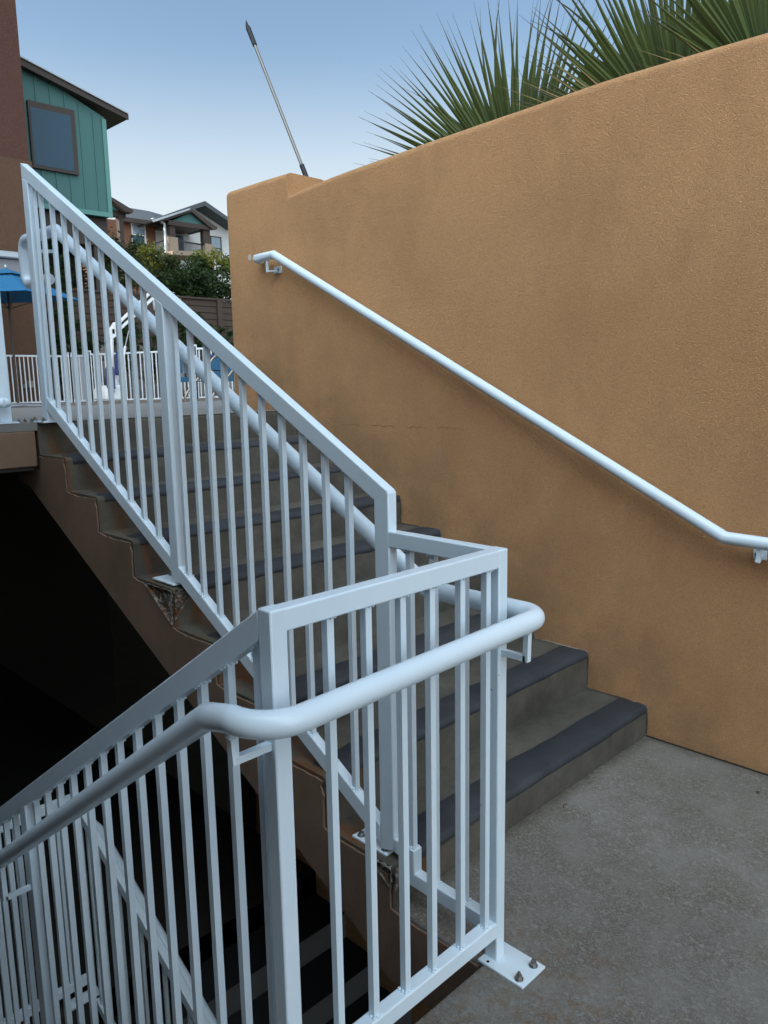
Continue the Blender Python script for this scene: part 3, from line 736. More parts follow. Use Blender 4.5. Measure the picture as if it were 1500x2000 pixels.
# --- wall mounted handrail
wr = thing('wall_handrail', (W-.06, 0, .9), 'white round pipe handrail fixed to the tan stucco wall above the steps', 'handrail')
XW = W-.066; rw = .0235
pw_ = [Vector((XW, -.95, .868)), Vector((XW, -.300, .882)), Vector((XW, 2.318, 2.186)), Vector((XW, 2.47, 2.183))]
pw_ += arc((XW+.035, 2.47, 2.182), .035, math.pi, math.pi/2, ((1, 0, 0), (0, 1, 0)), 8) + [Vector((W-.012, 2.505, 2.182))]
MB().tube(pw_, rw, 20).build('rail_pipe', M['paint'], wr, autosmooth=20)
for (y, z, zz) in ((-.41, .825, .865), (2.37, 2.112, 2.17)):
    s_ = 1 if z > 1 else -1
    b = MB(); b.box((W-.006, y-.028-.01*s_, z-.019), (W+.001, y+.028, z+.019)); pl_ = b.build('wall_plate', M['paint'], wr, bevel=.001)
    b = MB(); b.bar((W-.006, y, z-.006), (XW-.006, y+.012*s_, z-.012), .018, .010); b.bar((XW, y+.012*s_, z-.018), (XW, y+.012*s_, zz), .014, .012, (1, 0, 0)); b.build('rail_bracket', M['paint'], wr, bevel=.0015)
    b = MB(); b.tube([(W-.012, y-.016*s_, z), (W-.004, y-.016*s_, z)], .006, 6); b.build('anchor_bolt', M['steel'], pl_)
# rust-ringed patched hole behind the lower bracket
for (u, v, nm, lab, sc) in ((1480, 1549, 'dry_leaf', 'small dark dry leaf on the landing near the right edge of the photo', .014), (1104, 1576, 'twig', 'short dark twig on the landing just below the first step', .012)):
    d = fw + rt*((u-750)/FPX) - up*((v-1000)/FPX); p = CAM+d*(-CAM.z/d.z); b = MB()
    if nm == 'twig': b.tube([p+Vector((-sc, 0, .003)), p+Vector((0, sc*.5, .006)), p+Vector((sc, sc*.2, .003))], .0016, 6)
    else: b.add([p+Vector((-sc, 0, .002)), p+Vector((0, -sc*.5, .004)), p+Vector((sc, 0, .003)), p+Vector((0, sc*.5, .006))], [(0, 1, 3), (1, 2, 3)])
    tag(b.build(nm, M['bark']), lab, 'leaf' if nm == 'dry_leaf' else 'twig')
# --- deck edge guard on the left
dg = thing('deck_guard_railing', (-.5, 2.28, ZD), 'white steel guard railing on the deck edge, cut off at the left of the photo', 'railing')
MB().box((-.150, 2.262, ZD+.008), (-.098, 2.312, 2.39)).build('post', M['paint'], dg, bevel=.0035)
MB().box((-1.9, 2.264, 2.34), (-.151, 2.31, 2.39)).build('top_rail', M['paint'], dg, bevel=.0035)
MB().box((-1.9, 2.264, 1.40), (-.151, 2.31, 1.45)).build('bottom_rail', M['paint'], dg, bevel=.0035)
for k in range(16): MB().box((-.25-.1*k, 2.279, 1.45), (-.25-.1*k+.0165, 2.2955, 2.34)).build('baluster', M['paint'], dg)
pl_ = MB().box((-.21, 2.245, ZD+.001), (-.075, 2.33, ZD+.008)).build('base_plate', M['paint'], dg, bevel=.0015)
for bx in (-.062, -.035, -.005): bolt(pl_, bx, 2.285, ZD+.002, .8)
MB().tube([(-.40, 2.205, 1.40), (-.16, 2.205, 1.40)] + arc((-.16, 2.235, 1.40), .03, -math.pi/2, 0, ((1, 0, 0), (0, 1, 0)), 6), .022, 14).build('handrail', M['paint'], dg)

# --- lower guard (third flight and its landing)
lg = thing('lower_guard_railing', (XC, 2.28, -1.65), 'dim white guard railing at the foot of the lower stairs, seen behind the nearer balusters', 'railing')
ZT3 = -.545; yc = 2.285
def l3t(y): return -.628+.502*(y-2.178)
def l3b(y): return -1.700+.500*(y-2.124)
MB().box((XA, yc-.02, ZT3-.048), (XB, yc+.02, ZT3)).build('rail_cap', M['paint'], lg, bevel=.003)
MB().box((-.60, yc-.018, ZT3-.048), (XA-.0005, yc+.016, ZT3-.001)).build('top_rail', M['paint'], lg, bevel=.003)
MB().box((-.60, yc-.018, -1.60), (XA-.0005, yc+.016, -1.555)).build('bottom_rail', M['paint'], lg, bevel=.003)
MB().box((XA+.0005, yc-.0195, -1.653), (XB-.0005, yc+.0195, ZT3-.0485)).build('post', M['paint'], lg, bevel=.003)
MB().box((-.64, yc-.0195, -1.653), (-.6005, yc+.0195, ZT3)).build('post', M['paint'], lg, bevel=.003)
for k in range(5): MB().box((-.07-.1*k, yc-.009, -1.555), (-.07-.1*k+.016, yc+.007, ZT3-.048)).build('baluster', M['paint'], lg)
ye = .15
MB().prism([(yc-.020, l3t(yc-.02)), (ye, l3t(ye)), (ye, l3t(ye)-.055), (yc-.020, l3t(yc-.02)-.055)], 0, XA, XB).build('top_rail', M['paint'], lg, bevel=.003)
MB().prism([(yc-.020, l3b(yc-.02)), (ye, l3b(ye)), (ye, l3b(ye)-.055), (yc-.020, l3b(yc-.02)-.055)], 0, XA, XB).build('bottom_rail', M['paint'], lg, bevel=.003)
for k in range(20):
    y = yc-.11-.1*k
    if y < ye+.02: break
    MB().prism([(y-.008, l3b(y-.008)), (y+.008, l3b(y+.008)), (y+.008, l3t(y+.008)-.055), (y-.008, l3t(y-.008)-.055)], 0, XC-.008, XC+.008).build('baluster', M['paint'], lg)
MB().tube([(XP, yc+.1, -.74), (XP, 2.2, -.74), (XP, ye, -.74-.5*(2.2-ye))], .024, 14).build('handrail', M['paint'], lg)
MB().box((-.10, yc-.07, -1.6525), (.02, yc+.0, -1.645)).build('base_plate', M['paint'], lg)

# ------------------------------------------------------------ pole resting behind the pier
def pt(u, v, x):
    d = fw + rt*((u-750)/FPX) - up*((v-1000)/FPX); return CAM + d*((x-CAM.x)/d.x)
pl = thing('leaning_pole', (1.95, 2.4, 2.3), 'thin grey pole with black grips sticking up at a slant behind the wall pier', 'pole')
a = pt(598, 345, 1.93); b_ = pt(479, 40, 1.93)
dv = (b_-a).normalized(); Lp = (b_-a).length
MB().tube([a-dv*.28, a+dv*(Lp*.07)], .0155, 14).build('rubber_foot', M['black'], pl)
MB().tube([a+dv*(Lp*.065), a+dv*(Lp*.86)], .0102, 14).build('shaft', M['alu'], pl)
g_ = MB(); g_.tube([a+dv*(Lp*.835), a+dv*(Lp*.95)], .0150, 14, True, .0165)
e1 = a+dv*(Lp*.948); sidev = rt
g_.tube([e1, e1+dv*Lp*.02-sidev*.001, e1+dv*Lp*.05+sidev*.0055], .0165, 14, True, .003)
g_.build('grip', M['black'], pl)

# ------------------------------------------------------------ fan palms behind the wall
def frond(b, base, dirv, nrm, L, spread, nseg, seed, droop=.12, dry=0.0, wmax=.022):
    """palmate leaf: folded segments fused near the base, free and tapering outwards"""
    rng = random.Random(seed); d0 = Vector(dirv).normalized(); nr = Vector(nrm).normalized(); sdv = d0.cross(nr).normalized()
    for k in range(nseg):
        t = (k/(nseg-1)-.5)*2; ang = t*spread+rng.uniform(-.012, .012)
        d = (d0*math.cos(ang)+sdv*math.sin(ang)).normalized(); tang = nr.cross(d).normalized()
        ln = L*(1-.16*t*t)*rng.uniform(.86, 1.05); wd = wmax*rng.uniform(.85, 1.1)
        split = rng.uniform(.42, .52); kink = rng.uniform(-.02, .02); bend = rng.uniform(.4, 1.4)*droop; off = rng.uniform(-.018, .018)
        if rng.random() < .14: kink *= 7; bend *= 2.2
        st_ = [0.02, .15, .30, split, .58, .70, .82, .92, 1.0]; vs = []; ats = []
        for s_ in st_:
            c = Vector(base)+d*(ln*s_)+nr*(off*s_*1.5+.02*math.sin(3*s_))+tang*(kink*ln*max(0, s_-.4)**2*3)+Vector((0, 0, -1))*(bend*ln*max(0, s_-.35)**2)*(abs(math.sin(ang))*.8+.25)
            if s_ <= split: wdt = wd*(.22+.78*s_/split)
            else: wdt = wd*max(.035, (1-(s_-split)/(1-split))**1.35)
            fold = wdt*.55
            vs += [c-tang*wdt+nr*fold, c-nr*fold*.6, c+tang*wdt+nr*fold]; ats += [s_]*3
        fs = []
        for i in range(len(st_)-1):
            fs += [(i*3, i*3+1, i*3+4, i*3+3), (i*3+1, i*3+2, i*3+5, i*3+4)]
        b.add(vs, fs, False, ats)
def palm(name, label, base, fronds, dry):
    p = thing(name, (base[0], base[1], 2.28), label, 'palm', 'fan palms behind the wall')
    tb = MB(); tb.tube([(base[0], base[1], 2.2), (base[0]+.02, base[1], 2.30), (base[0], base[1], 2.40)], .09, 12, True, .06); tb.build('trunk', M['bark'], p)
    for (off, dv_, nv, L, sp, ns, sd_, dr, mt_, wm) in fronds:
        fb_ = MB(); bb = Vector(base)+Vector(off)
        frond(fb_, bb, dv_, nv, L, sp, ns, sd_, dr, 0, wm)
        fb_.tube([(base[0], base[1], 2.36), bb-Vector((0, 0, .0)), bb+Vector(dv_).normalized()*.04], .010, 6)
        fb_.build('frond', mt_, p, attr=True, autosmooth=1)
view = Vector((math.sin(R(45+10)), math.cos(R(45+10)), 0.12)).normalized()
side_l = -Vector((math.cos(R(55)), -math.sin(R(55)), 0))      # towards the left of the photo
U = Vector((0, 0, 1))
c1 = pt(1012, 385, 2.15); c2 = pt(1335, 300, 2.10)
palm('fan_palm', 'leftmost fan palm behind the wall, its long blades fanned out whole against the sky', (c1.x, c1.y, c1.z),
     [((0, 0, 0), U*1.0+side_l*.10, view, 1.03, R(80), 86, 21, .05, M['palm'], .0135),
      ((.30, .06, .0), U*.95-side_l*.10, (view+Vector((.2, -.2, .1))).normalized(), .80, R(50), 26, 22, .05, M['palm'], .013)], 0)
palm('fan_palm', 'middle fan palm behind the wall, its crown cut off by the top of the photo', (c2.x, c2.y, c2.z),
     [((0, 0, 0), U*1.0+side_l*.10, view, 1.0, R(62), 62, 31, .04, M['palm'], .0165),
      ((.30, .10, .05), U*1.0-side_l*.25, (view+Vector((-.1, .2, .1))).normalized(), .85, R(42), 24, 32, .04, M['palm'], .015),
      ((-.02, .0, -.04), U*.50+side_l*1.0, (view*.8+U*.4).normalized(), .98, R(16), 9, 33, .05, M['palm_dry'], .006)], 0)
c3 = pt(1500, 175, 2.05)
palm('fan_palm', 'third fan palm behind the wall, only its leftmost blades showing in the top right corner', (c3.x, c3.y, c3.z),
     [((0, 0, 0), U*1.0+side_l*.25, view, .75, R(42), 30, 41, .04, M['palm'], .014),
      ((0, 0, -.02), U*.35+side_l*1.0, (view*.8+U*.4).normalized(), .6, R(12), 6, 42, .05, M['palm_dry'], .007)], 0)

# ------------------------------------------------------------ brown building at far left
YB = 18.0
pr = at(62, 310, YB); xr = pr.x
zs = at(30, 310, YB).z
bb = thing('brown_building', (0, YB, 1), 'tall windowless red brown stucco building at the far left', 'building')
MB().box((-48, YB, .5), (xr, 21, zs)).build('lower_wall', M['stucco_bldg'], bb)
MB().box((-48, YB+.03, zs), (xr-.05, 21, 15)).build('upper_wall', M['stucco_bldg_top'], bb)
def rect(u0, v0, u1, v1, Y, th, nm, m_, par, bevel=0):
    um, vm = (u0+u1)/2, (v0+v1)/2
    xa = at(u0, vm, Y).x; xb = at(u1, vm, Y).x; za = at(um, v1, Y).z; zb = at(um, v0, Y).z
    return MB().box((xa, Y-th, za), (xb, Y, zb)).build(nm, m_, par, bevel=bevel)
o = rect(45, 750, 51, 758, YB-.002, .06, 'outlet_box', M['box_grey'], bb); o = rect(54, 744, 64, 757, YB-.002, .06, 'outlet_box', M['box_tan'], bb)

# ------------------------------------------------------------ teal building
YTL = 20.0
tb_ = thing('teal_building', (7.5, YTL, 3), 'teal board sided building with sloping dark eave and one square window', 'building')
tl = at(40, 400, YTL); br = at(217, 424, YTL)
xR = br.x; xL = 2.0
zb = br.z
zr_r = at(205, 230, YTL).z; zr_l = at(50, 128, YTL).z; xl_ = at(50, 128, YTL).x
sl = (zr_l-zr_r)/(xR-xl_)
MB().prism([(xL, zb), (xR, zb), (xR, zr_r), (xL, zr_r+sl*(xR-xL))], 1, YTL, YTL+3.5).build('wall', M['teal'], tb_)
# battens
xs = [at(u, 300, YTL).x for u in (79, 106, 133, 160, 186)]
stp = (xs[-1]-xs[0])/4
k = -6
for k in range(-6, 6):
    x = xs[-1]+stp*k
    if x > xR-.08 or x < xL+.1: continue
    MB().box((x-.02, YTL-.025, zb+.12), (x+.02, YTL-.002, zr_r+sl*(xR-x)-.10)).build('batten', M['teal'], tb_)
MB().box((xL, YTL-.05, zb-.02), (xR+.03, YTL-.003, zb+.10)).build('base_trim', M['teal_trim'], tb_)
MB().box((xR-.09, YTL-.045, zb+.102), (xR+.03, YTL-.004, zr_r-.05)).build('corner_trim', M['teal_trim'], tb_)
# roof slab with rake board and pale gutter line
OV = .26
ex = at(251, 226, YTL-OV).x; ez = at(251, 224, YTL-OV).z
sr = (at(50, 118, YTL-OV).z-ez)/(ex-at(50, 118, YTL-OV).x)
def rz(x): return ez+sr*(ex-x)
MB().prism([(xL, rz(xL)), (ex, ez), (ex, ez-.13), (xL, rz(xL)-.24)], 1, YTL-OV, YTL-OV+.05).build('rake_board', M['brown_trim'], tb_)
MB().prism([(xL, rz(xL)-.02), (ex-.02, ez-.02), (ex-.02, ez-.12), (xL, rz(xL)-.16)], 1, YTL-OV+.052, YTL+4).build('roof', M['brown_trim'], tb_)
MB().prism([(xL, rz(xL)+.055), (ex-.02, ez+.035), (ex-.02, ez+.003), (xL, rz(xL)+.003)], 1, YTL-OV-.05, YTL-OV+.06).build('roof_edge_flashing', M['gutter'], tb_)
wf = rect(57, 208, 146, 335, YTL-.006, .10, 'window', M['brown_trim'], tb_)
rect(64, 218, 141, 327, YTL-.108, .004, 'pane', M['glass'], wf)
# dark band and recess below the teal storey
MB().box((xL, YTL+.25, zb-.75), (xR, YTL+3.4, zb-.021)).build('beam', M['brown_trim'], tb_)
MB().box((xL, YTL+2.0, .8), (xR-.2, YTL+3.3, zb-.752)).build('recessed_wall', M['brown_trim'], tb_)
for u in (206,): MB().box((at(u, 480, YTL).x-.2, YTL+.3, .8), (at(u, 480, YTL).x+.05, YTL+.6, zb-.752)).build('column', M['brown_mid'], tb_)

# ------------------------------------------------------------ far apartment building
YF2 = 42.0
fbld = thing('apartment_building', (24, YF2, 3.3), 'apartment building beyond the hedge with gabled balcony, white walls and slate roof', 'building')
def poly(pts, Y, th, nm, m_, par):
    P = [at(u, v, Y) for u, v in pts]
    return MB().prism([(p.x, p.z) for p in P], 1, Y-th, Y).build(nm, m_, par)
zg0 = 2.6
def boxp(u0, v0, u1, z0, Y0, Y1, nm, m_, par):
    a = at(u0, v0, Y0); b = at(u1, v0, Y0); return MB().box((a.x, Y0, z0), (b.x, Y1, (a.z+b.z)/2)).build(nm, m_, par)
boxp(228, 432, 302, zg0, YF2, YF2+8, 'wall', M['far_brown'], fbld)
boxp(298, 428, 330, zg0, YF2+.3, YF2+8, 'wall', M['white_wall'], fbld)
# white gable wall
poly([(298, 433), (380, 404), (447, 450), (447, 560), (298, 560)], YF2+1.2, .2, 'gable_wall', M['white_wall'], fbld)
poly([(286, 432), (380, 399), (447, 445), (447, 452), (380, 408), (290, 437)], YF2+.9, 1.2, 'roof_edge', M['roof'], fbld)
# slate roof (sloping back)
A = at(228, 424, YF2-.5); B = at(312, 434, YF2-.5); Cc = at(318, 420, YF2+4); D = at(290, 412, YF2+4); E_ = at(236, 403, YF2+4)
MB().add([A, B, Cc, D, E_, A+Vector((0, 0, -.2)), B+Vector((0, 0, -.2))], [(0, 1, 2, 3, 4), (5, 6, 1, 0)]).build('roof', M['roof'], fbld)
boxp(228, 427, 306, at(260, 435, YF2-.5).z, YF2-.55, YF2-.40, 'eave', M['brown_trim'], fbld)
w1 = rect(257, 438, 284, 481, YF2-.004, .08, 'window', M['white_frame'], fbld); rect(259, 440, 282, 458, YF2-.085, .02, 'pane', M['glass_pale'], w1); rect(259, 460, 282, 479, YF2-.085, .02, 'pane', M['glass'], w1)
w2 = rect(411, 462, 432, 507, YF2+.996, .08, 'window', M['brown_mid'], fbld); rect(413, 464, 430, 484, YF2+.91, .02, 'pane', M['glass_pale'], w2); rect(413, 486, 430, 505, YF2+.91, .02, 'pane', M['glass_pale'], w2)
# balcony bay
YP = YF2-1.6
poly([(330, 433), (372, 415), (404, 445), (330, 440)], YP, .15, 'gable_panel', M['teal'], fbld)
poly([(296, 433), (370, 409), (420, 445), (420, 449), (412, 450), (370, 415), (322, 431), (300, 434)], YP-.2, .25, 'gable_rake', M['brown_trim'], fbld)
def poly_back(pts, Yf, dp_, nm, m_, par):
    P = [at(u, v, Yf) for u, v in pts]; return MB().prism([(p.x, p.z) for p in P], 1, Yf, Yf+dp_).build(nm, m_, par)
poly_back([(297, 433), (370, 410.5), (419, 446), (416, 446.5), (370, 413), (301, 434)], YP-.19, 2.7, 'bay_roof', M['roof'], fbld)
poly_back([(330, 437), (400, 444), (400, 446), (330, 439.5)], YP+.01, 2.5, 'bay_ceiling', M['brown_mid'], fbld)
poly([(297, 430), (369, 407), (370, 410), (299, 434)], YP-.5, .10, 'gutter', M['gutter'], fbld)
poly([(324, 431), (408, 443), (407, 451), (324, 440)], YP-.02, .3, 'beam', M['brown_mid'], fbld)
for (u0, u1, v1) in ((325, 336, 466), (391, 404, 479)): rect(u0, 436 if u0 < 350 else 445, u1, v1, YP+.2, .35, 'column', M['brown_mid'], fbld)
for (u0, u1, v0, v1) in ((324, 340, 466, 548), (394, 409, 479, 560)): rect(u0, v0, u1, v1, YP+.3, .55, 'pillar', M['far_tan'], fbld)
rect(336, 460, 358, 498, YF2+.994, .06, 'door', M['glass'], fbld)
poly([(302, 498), (395, 500), (395, 510), (302, 506)], YP+.4, 2.0, 'balcony_floor', M['far_tan'], fbld)
br_ = poly([(340, 468), (396, 477), (396, 480), (340, 471)], YP+.12, .05, 'balcony_rail', M['black_metal'], fbld)
poly([(340, 494), (396, 500), (396, 502), (340, 496)], YP+.12, .05, 'bottom_rail', M['black_metal'], br_)
for k in range(24):
    u = 341+k*2.35; v0 = 469+(u-340)*.16; v1 = 495+(u-340)*.11
    rect(u, v0, u+.6, v1, YP+.10, .02, 'baluster', M['black_metal'], br_)
b2 = poly([(301, 474), (324, 468), (324, 470), (301, 477)], YP+.15, .05, 'balcony_rail', M['black_metal'], fbld)
for k in range(9): rect(302+k*2.5, 474, 302.6+k*2.5, 497, YP+.12, .02, 'baluster', M['black_metal'], b2)
ds = [at(313, 431, YP-.1), at(321, 437, YP-.1), at(323, 466, YP-.1), at(324, 540, YP-.1)]
MB().tube(ds, .07, 8).build('downspout', M['gutter'], fbld)
# near porch at the left of it
pc = thing('porch', (12, 30, 3), 'dark brown porch corner with small teal gable between the teal building and the apartments', 'porch')
YQ = 30
poly([(190, 378), (216, 392), (252, 414), (250, 419), (236, 416), (216, 399), (190, 385)], YQ, .4, 'eave', M['brown_trim'], pc)
poly([(190, 386), (216, 399), (238, 416), (190, 412)], YQ+.3, .1, 'gable_panel', M['teal'], pc)
rect(190, 412, 240, 424, YQ+.3, .25, 'beam', M['brown_mid'], pc)
rect(231, 420, 239, 560, YQ+.28, .25, 'column', M['brown_mid'], pc)
rect(190, 430, 240, 560, YQ+2.4, .2, 'back_wall', M['far_brown'], pc)
rect(190, 470, 238, 474, YQ+.3, .06, 'rail', M['black_metal'], pc)

# ------------------------------------------------------------ retaining wall, wood fence, hedge
YW = 19.6
rwal = thing('rock_retaining_wall', (12, YW, 1), 'low wall of rough grey boulders below the dark wood fence', 'wall')
random.seed(5)
MB().box((5.5, YW+.45, .6), (40, YW+.9, 2.95)).build('backing', M['rock'], rwal)
for r_i, z in enumerate((1.25, 1.8, 2.35)):
    x = 6.6+.3*r_i
    while x < 21:
        sz = random.uniform(.38, .62); b = MB(); b.ball((x, YW+.25+.1*r_i, z+random.uniform(-.05, .05)), 1, (sz*.62, .34, .33), 14, 10)
        b.v = [tuple(Vector(v)+Vector((0, 0, 0))+.09*mnoise.noise_vector(Vector(v)*2.6)) for v in b.v]
        b.build('boulder', M['rock'], rwal, autosmooth=60); x += sz*1.22
YFn = 19.75
wfn = thing('wood_fence', (12, YFn, 2.8), 'dark brown horizontal board fence on top of the boulder wall', 'fence')
zt = (at(355, 579, YFn).z+at(446, 584, YFn).z)/2; zb_ = 2.62
nb_ = 7; hb_ = (zt-.06-zb_)/nb_
pv_ = MB()
for k in range(nb_): pv_.box((5.5, YFn+.02, zb_+hb_*k+.012), (40, YFn+.05, zb_+hb_*(k+1)-.012))
pv_.box((5.5, YFn+.06, zb_), (40, YFn+.07, zt-.08))
pv_.build('board_panel', M['wood'], wfn)
MB().box((5.5, YFn-.05, zt-.055), (40, YFn+.10, zt)).build('cap_rail', M['wood'], wfn)
xp = at(429, 620, YFn).x
k = -4
for k in range(-4, 5):
    x = xp+2.35*k
    if x < 5.6: continue
    MB().box((x-.09, YFn-.06, zb_-.1), (x+.09, YFn+.018, zt-.056)).build('post', M['wood'], wfn)
def foliage(b, c, rad, nleaf, ls, seed, clumps=26):
    rng = random.Random(seed); cs = []
    for _ in range(clumps):
        while True:
            p = Vector((rng.uniform(-1, 1), rng.uniform(-1, 1), rng.uniform(-1, 1)))
            if .35 < p.length < 1: break
        cs.append((Vector((p.x*rad[0], p.y*rad[1], p.z*rad[2])), rng.uniform(.22, .42)))
    for _ in range(nleaf):
        cc, cr = cs[rng.randrange(clumps)]
        p = Vector((rng.gauss(0, .5), rng.gauss(0, .5), rng.gauss(0, .5)))*cr*min(rad)*1.25
        p = Vector(c)+cc+p
        d = Vector((rng.uniform(-1, 1), rng.uniform(-1, 1), rng.uniform(-.5, 1))).normalized()
        q = d.orthogonal().normalized(); q.rotate(Matrix.Rotation(rng.uniform(0, 6.28), 3, d))
        s_ = ls*rng.uniform(.6, 1.3)
        b.add([p-d*s_, p+q*s_*.42, p+d*s_, p-q*s_*.42], [(0, 1, 2, 3)])
def bush(name, label, cat, u, v, Y, rad, nleaf, ls, seed, m_, grp, stem=True):
    c = at(u, v, Y); z0 = 3.0 if Y > 20 else dz(Y)
    o = thing(name, (c.x, c.y, z0), label, cat, grp)
    b = MB(); foliage(b, c, rad, nleaf, ls, seed); b.build('crown', m_, o)
    if stem: t_ = MB(); [t_.tube([(c.x+dx*.3, c.y, z0-.05), (c.x+dx, c.y, c.z)], .045, 6, True, .015) for dx in (-.5, -.1, .35)]; t_.build('stem', M['bark'], o)
    return o
HG_ = 'shrubs above the wood fence'
bush('hedge_shrub', 'bushy shrub above the wood fence with sunlit yellow top, touching the tan wall edge', 'shrub', 425, 548, 21.5, (.95, .7, .82), 3600, .075, 1, M['leaf_dark'], HG_)
bush('hedge_shrub', 'dark green shrub in the middle of the hedge, in front of the balcony', 'shrub', 378, 555, 21.3, (.85, .7, .62), 3200, .075, 2, M['leaf_dark'], HG_)
bush('hedge_shrub', 'dark shrub at the left end of the hedge behind the sloping handrail', 'shrub', 332, 552, 21.2, (.6, .6, .50), 2000, .075, 3, M['leaf_dark'], HG_)
bush('sunlit_hedge_leaves', 'yellow green leaves painting a sunlit top on the shrub at the tan wall edge', 'shrub', 418, 512, 21.6, (.72, .5, .36), 900, .07, 4, M['leaf_yel'], None)  # yellow leaf colour stands in for sun on the hedge top
bush('yellow_shrub', 'feathery yellow green shrub in front of the brown far wall', 'shrub', 284, 512, 23, (.55, .5, .62), 1600, .065, 5, M['leaf_yel'], None)
bush('olive_shrub', 'olive green shrub between the yellow shrub and the dark hedge', 'shrub', 318, 522, 22.6, (.5, .5, .5), 1500, .065, 6, M['leaf_mid'], None)
bush('olive_tree', 'dark olive tree behind the balusters beside the teal building', 'tree', 165, 505, 22, (.95, .8, 1.0), 2600, .075, 7, M['leaf_mid'], None)
bush('olive_tree', 'small dark tree with yellowish leaves right of the olive tree, under the porch', 'tree', 228, 515, 22.2, (.9, .7, .85), 2400, .075, 8, M['leaf_mid'], None)
bush('cypress_shrub', 'dark narrow shrub beside the corner of the brown building', 'shrub', 112, 560, 19.3, (.35, .3, 1.7), 2000, .07, 9, M['leaf_dark'], None)
GG = 'dark climbing shrubs against the boulder wall'
for i, (u, v, rx, rzz, lab) in enumerate([(125, 690, .4, .75, 'dark shrub against the boulder wall next to the brown building corner'), (165, 680, .35, .8, 'dark upright shrub against the boulder wall left of the pool lift'),
        (248, 670, .35, .85, 'dark shrub against the boulder wall behind the pool lift arm'), (312, 690, .35, .6, 'dark shrub against the boulder wall behind the middle railing post'),
        (360, 640, .6, .55, 'dark shrub against the boulder wall right of the middle railing post'), (425, 670, .7, .5, 'dark shrub against the boulder wall next to the tan wall edge')]):
    bush('wall_shrub', lab, 'shrub', u, v, 19.0, (rx, .25, rzz), 1500, .06, 20+i, M['leaf_dark'], GG)

# ------------------------------------------------------------ pool fences
def pool_fence(label, pts, hgt, n, mesh=False, postend=True, rails2=False):
    """pts: two ground points; vertical pickets between two rails"""
    a, b = Vector(pts[0]), Vector(pts[1]); o = thing('pool_fence', tuple(a), label, 'fence')
    h = Vector((0, 0, 1))
    m_ = M['paint_far']
    MB().bar(a+h*hgt, b+h*hgt, .04, .04).build('top_rail', m_, o); MB().bar(a+h*.07, b+h*.07, .035, .035).build('bottom_rail', m_, o)
    for i, p in enumerate((a, b)):
        MB().box((p.x-.032, p.y-.032, p.z-.02), (p.x+.032, p.y+.032, p.z+hgt+.09)).build('post', m_, o)
    for k in range(1, n):
        p = a.lerp(b, k/n); MB().box((p.x-.011, p.y-.011, p.z+.07), (p.x+.011, p.y+.011, p.z+hgt)).build('picket', m_, o)
    if mesh:
        d = (b-a); MB().bar(a+h*(hgt*.5+.03), b+h*(hgt*.5+.03), .008, hgt-.1).build('mesh_panel', M['mesh'], o)
    return o
def gp(u, Y):
    p = at(u, 780, Y); return Vector((p.x, Y, dz(Y)))
H = 1.12
pool_fence('white picket pool fence in front of the brown building, leftmost section', [gp(-60, 17.2), gp(141, 17.2)], H, 24)
pool_fence('white pool gate with a grey mesh panel, next to the pool lift', [gp(143, 17.2), gp(179, 16.8)], H, 4, mesh=True)
pool_fence('white picket pool fence behind the pool lift', [gp(181, 16.8), gp(333, 15.2)], H+.02, 20)
pool_fence('white picket pool fence ending at the tan wall, behind the stainless grab rails', [gp(342, 15.2), gp(384, 14.4)], H, 6)
pool_fence('short white picket pool fence just left of the tan wall edge', [gp(386, 14.4), gp(500, 13.9)], H+.04, 15)
struct(MB().box((2, 12.6, dz(12.6)+.002), (14, 12.95, dz(12.95)+.05)).build('pool_coping', M['coping']))

# ------------------------------------------------------------ umbrella
YU = 15.4
cu = at(12, 535, YU); uc = Vector((cu.x, YU, dz(YU)))
um_ = thing('patio_umbrella', tuple(uc), 'blue square patio umbrella in front of the brown building', 'umbrella')
zr = at(60, 581, YU).z; ztp = at(12, 530, YU).z; hw = 1.42
rim = [(uc.x+hw*math.cos(R(a)), uc.y+hw*math.sin(R(a)), zr-.02) for a in (-8, 82, 172, 262)]
vent = .30; zv = ztp-(ztp-zr)*vent*.72
mid = [(uc.x+hw*vent*math.cos(R(a)), uc.y+hw*vent*math.sin(R(a)), zv) for a in (-8, 82, 172, 262)]
cv = MB()
for k in range(4):
    cv.add([rim[k], rim[(k+1) % 4], mid[(k+1) % 4], mid[k]], [(0, 1, 2, 3)])
o = cv.build('canopy', M['blue'], um_); so = o.modifiers.new('thick', 'SOLIDIFY'); so.thickness = .01
vt = MB()
big = [(uc.x+hw*.36*math.cos(R(a)), uc.y+hw*.36*math.sin(R(a)), zv+.02) for a in (-8, 82, 172, 262)]
for k in range(4): vt.add([big[k], big[(k+1) % 4], (uc.x, uc.y, ztp+.06)], [(0, 1, 2)])
vt.build('vent', M['blue'], um_)
MB().ball((uc.x, uc.y, ztp+.09), .03, (1, 1, 1.4)).build('finial', M['gutter'], um_)
MB().tube([(uc.x, uc.y, uc.z), (uc.x, uc.y, ztp)], .024, 10).build('pole', M['brown_mid'], um_)
for k in range(4): MB().tube([(uc.x, uc.y, zr-.25), tuple(Vector(rim[k]).lerp(Vector((uc.x, uc.y, ztp)), .25))], .010, 6).build('rib', M['brown_mid'], um_)
MB().cyl((uc.x, uc.y), .26, uc.z, uc.z+.07, 20).build('base', M['box_grey'], um_)
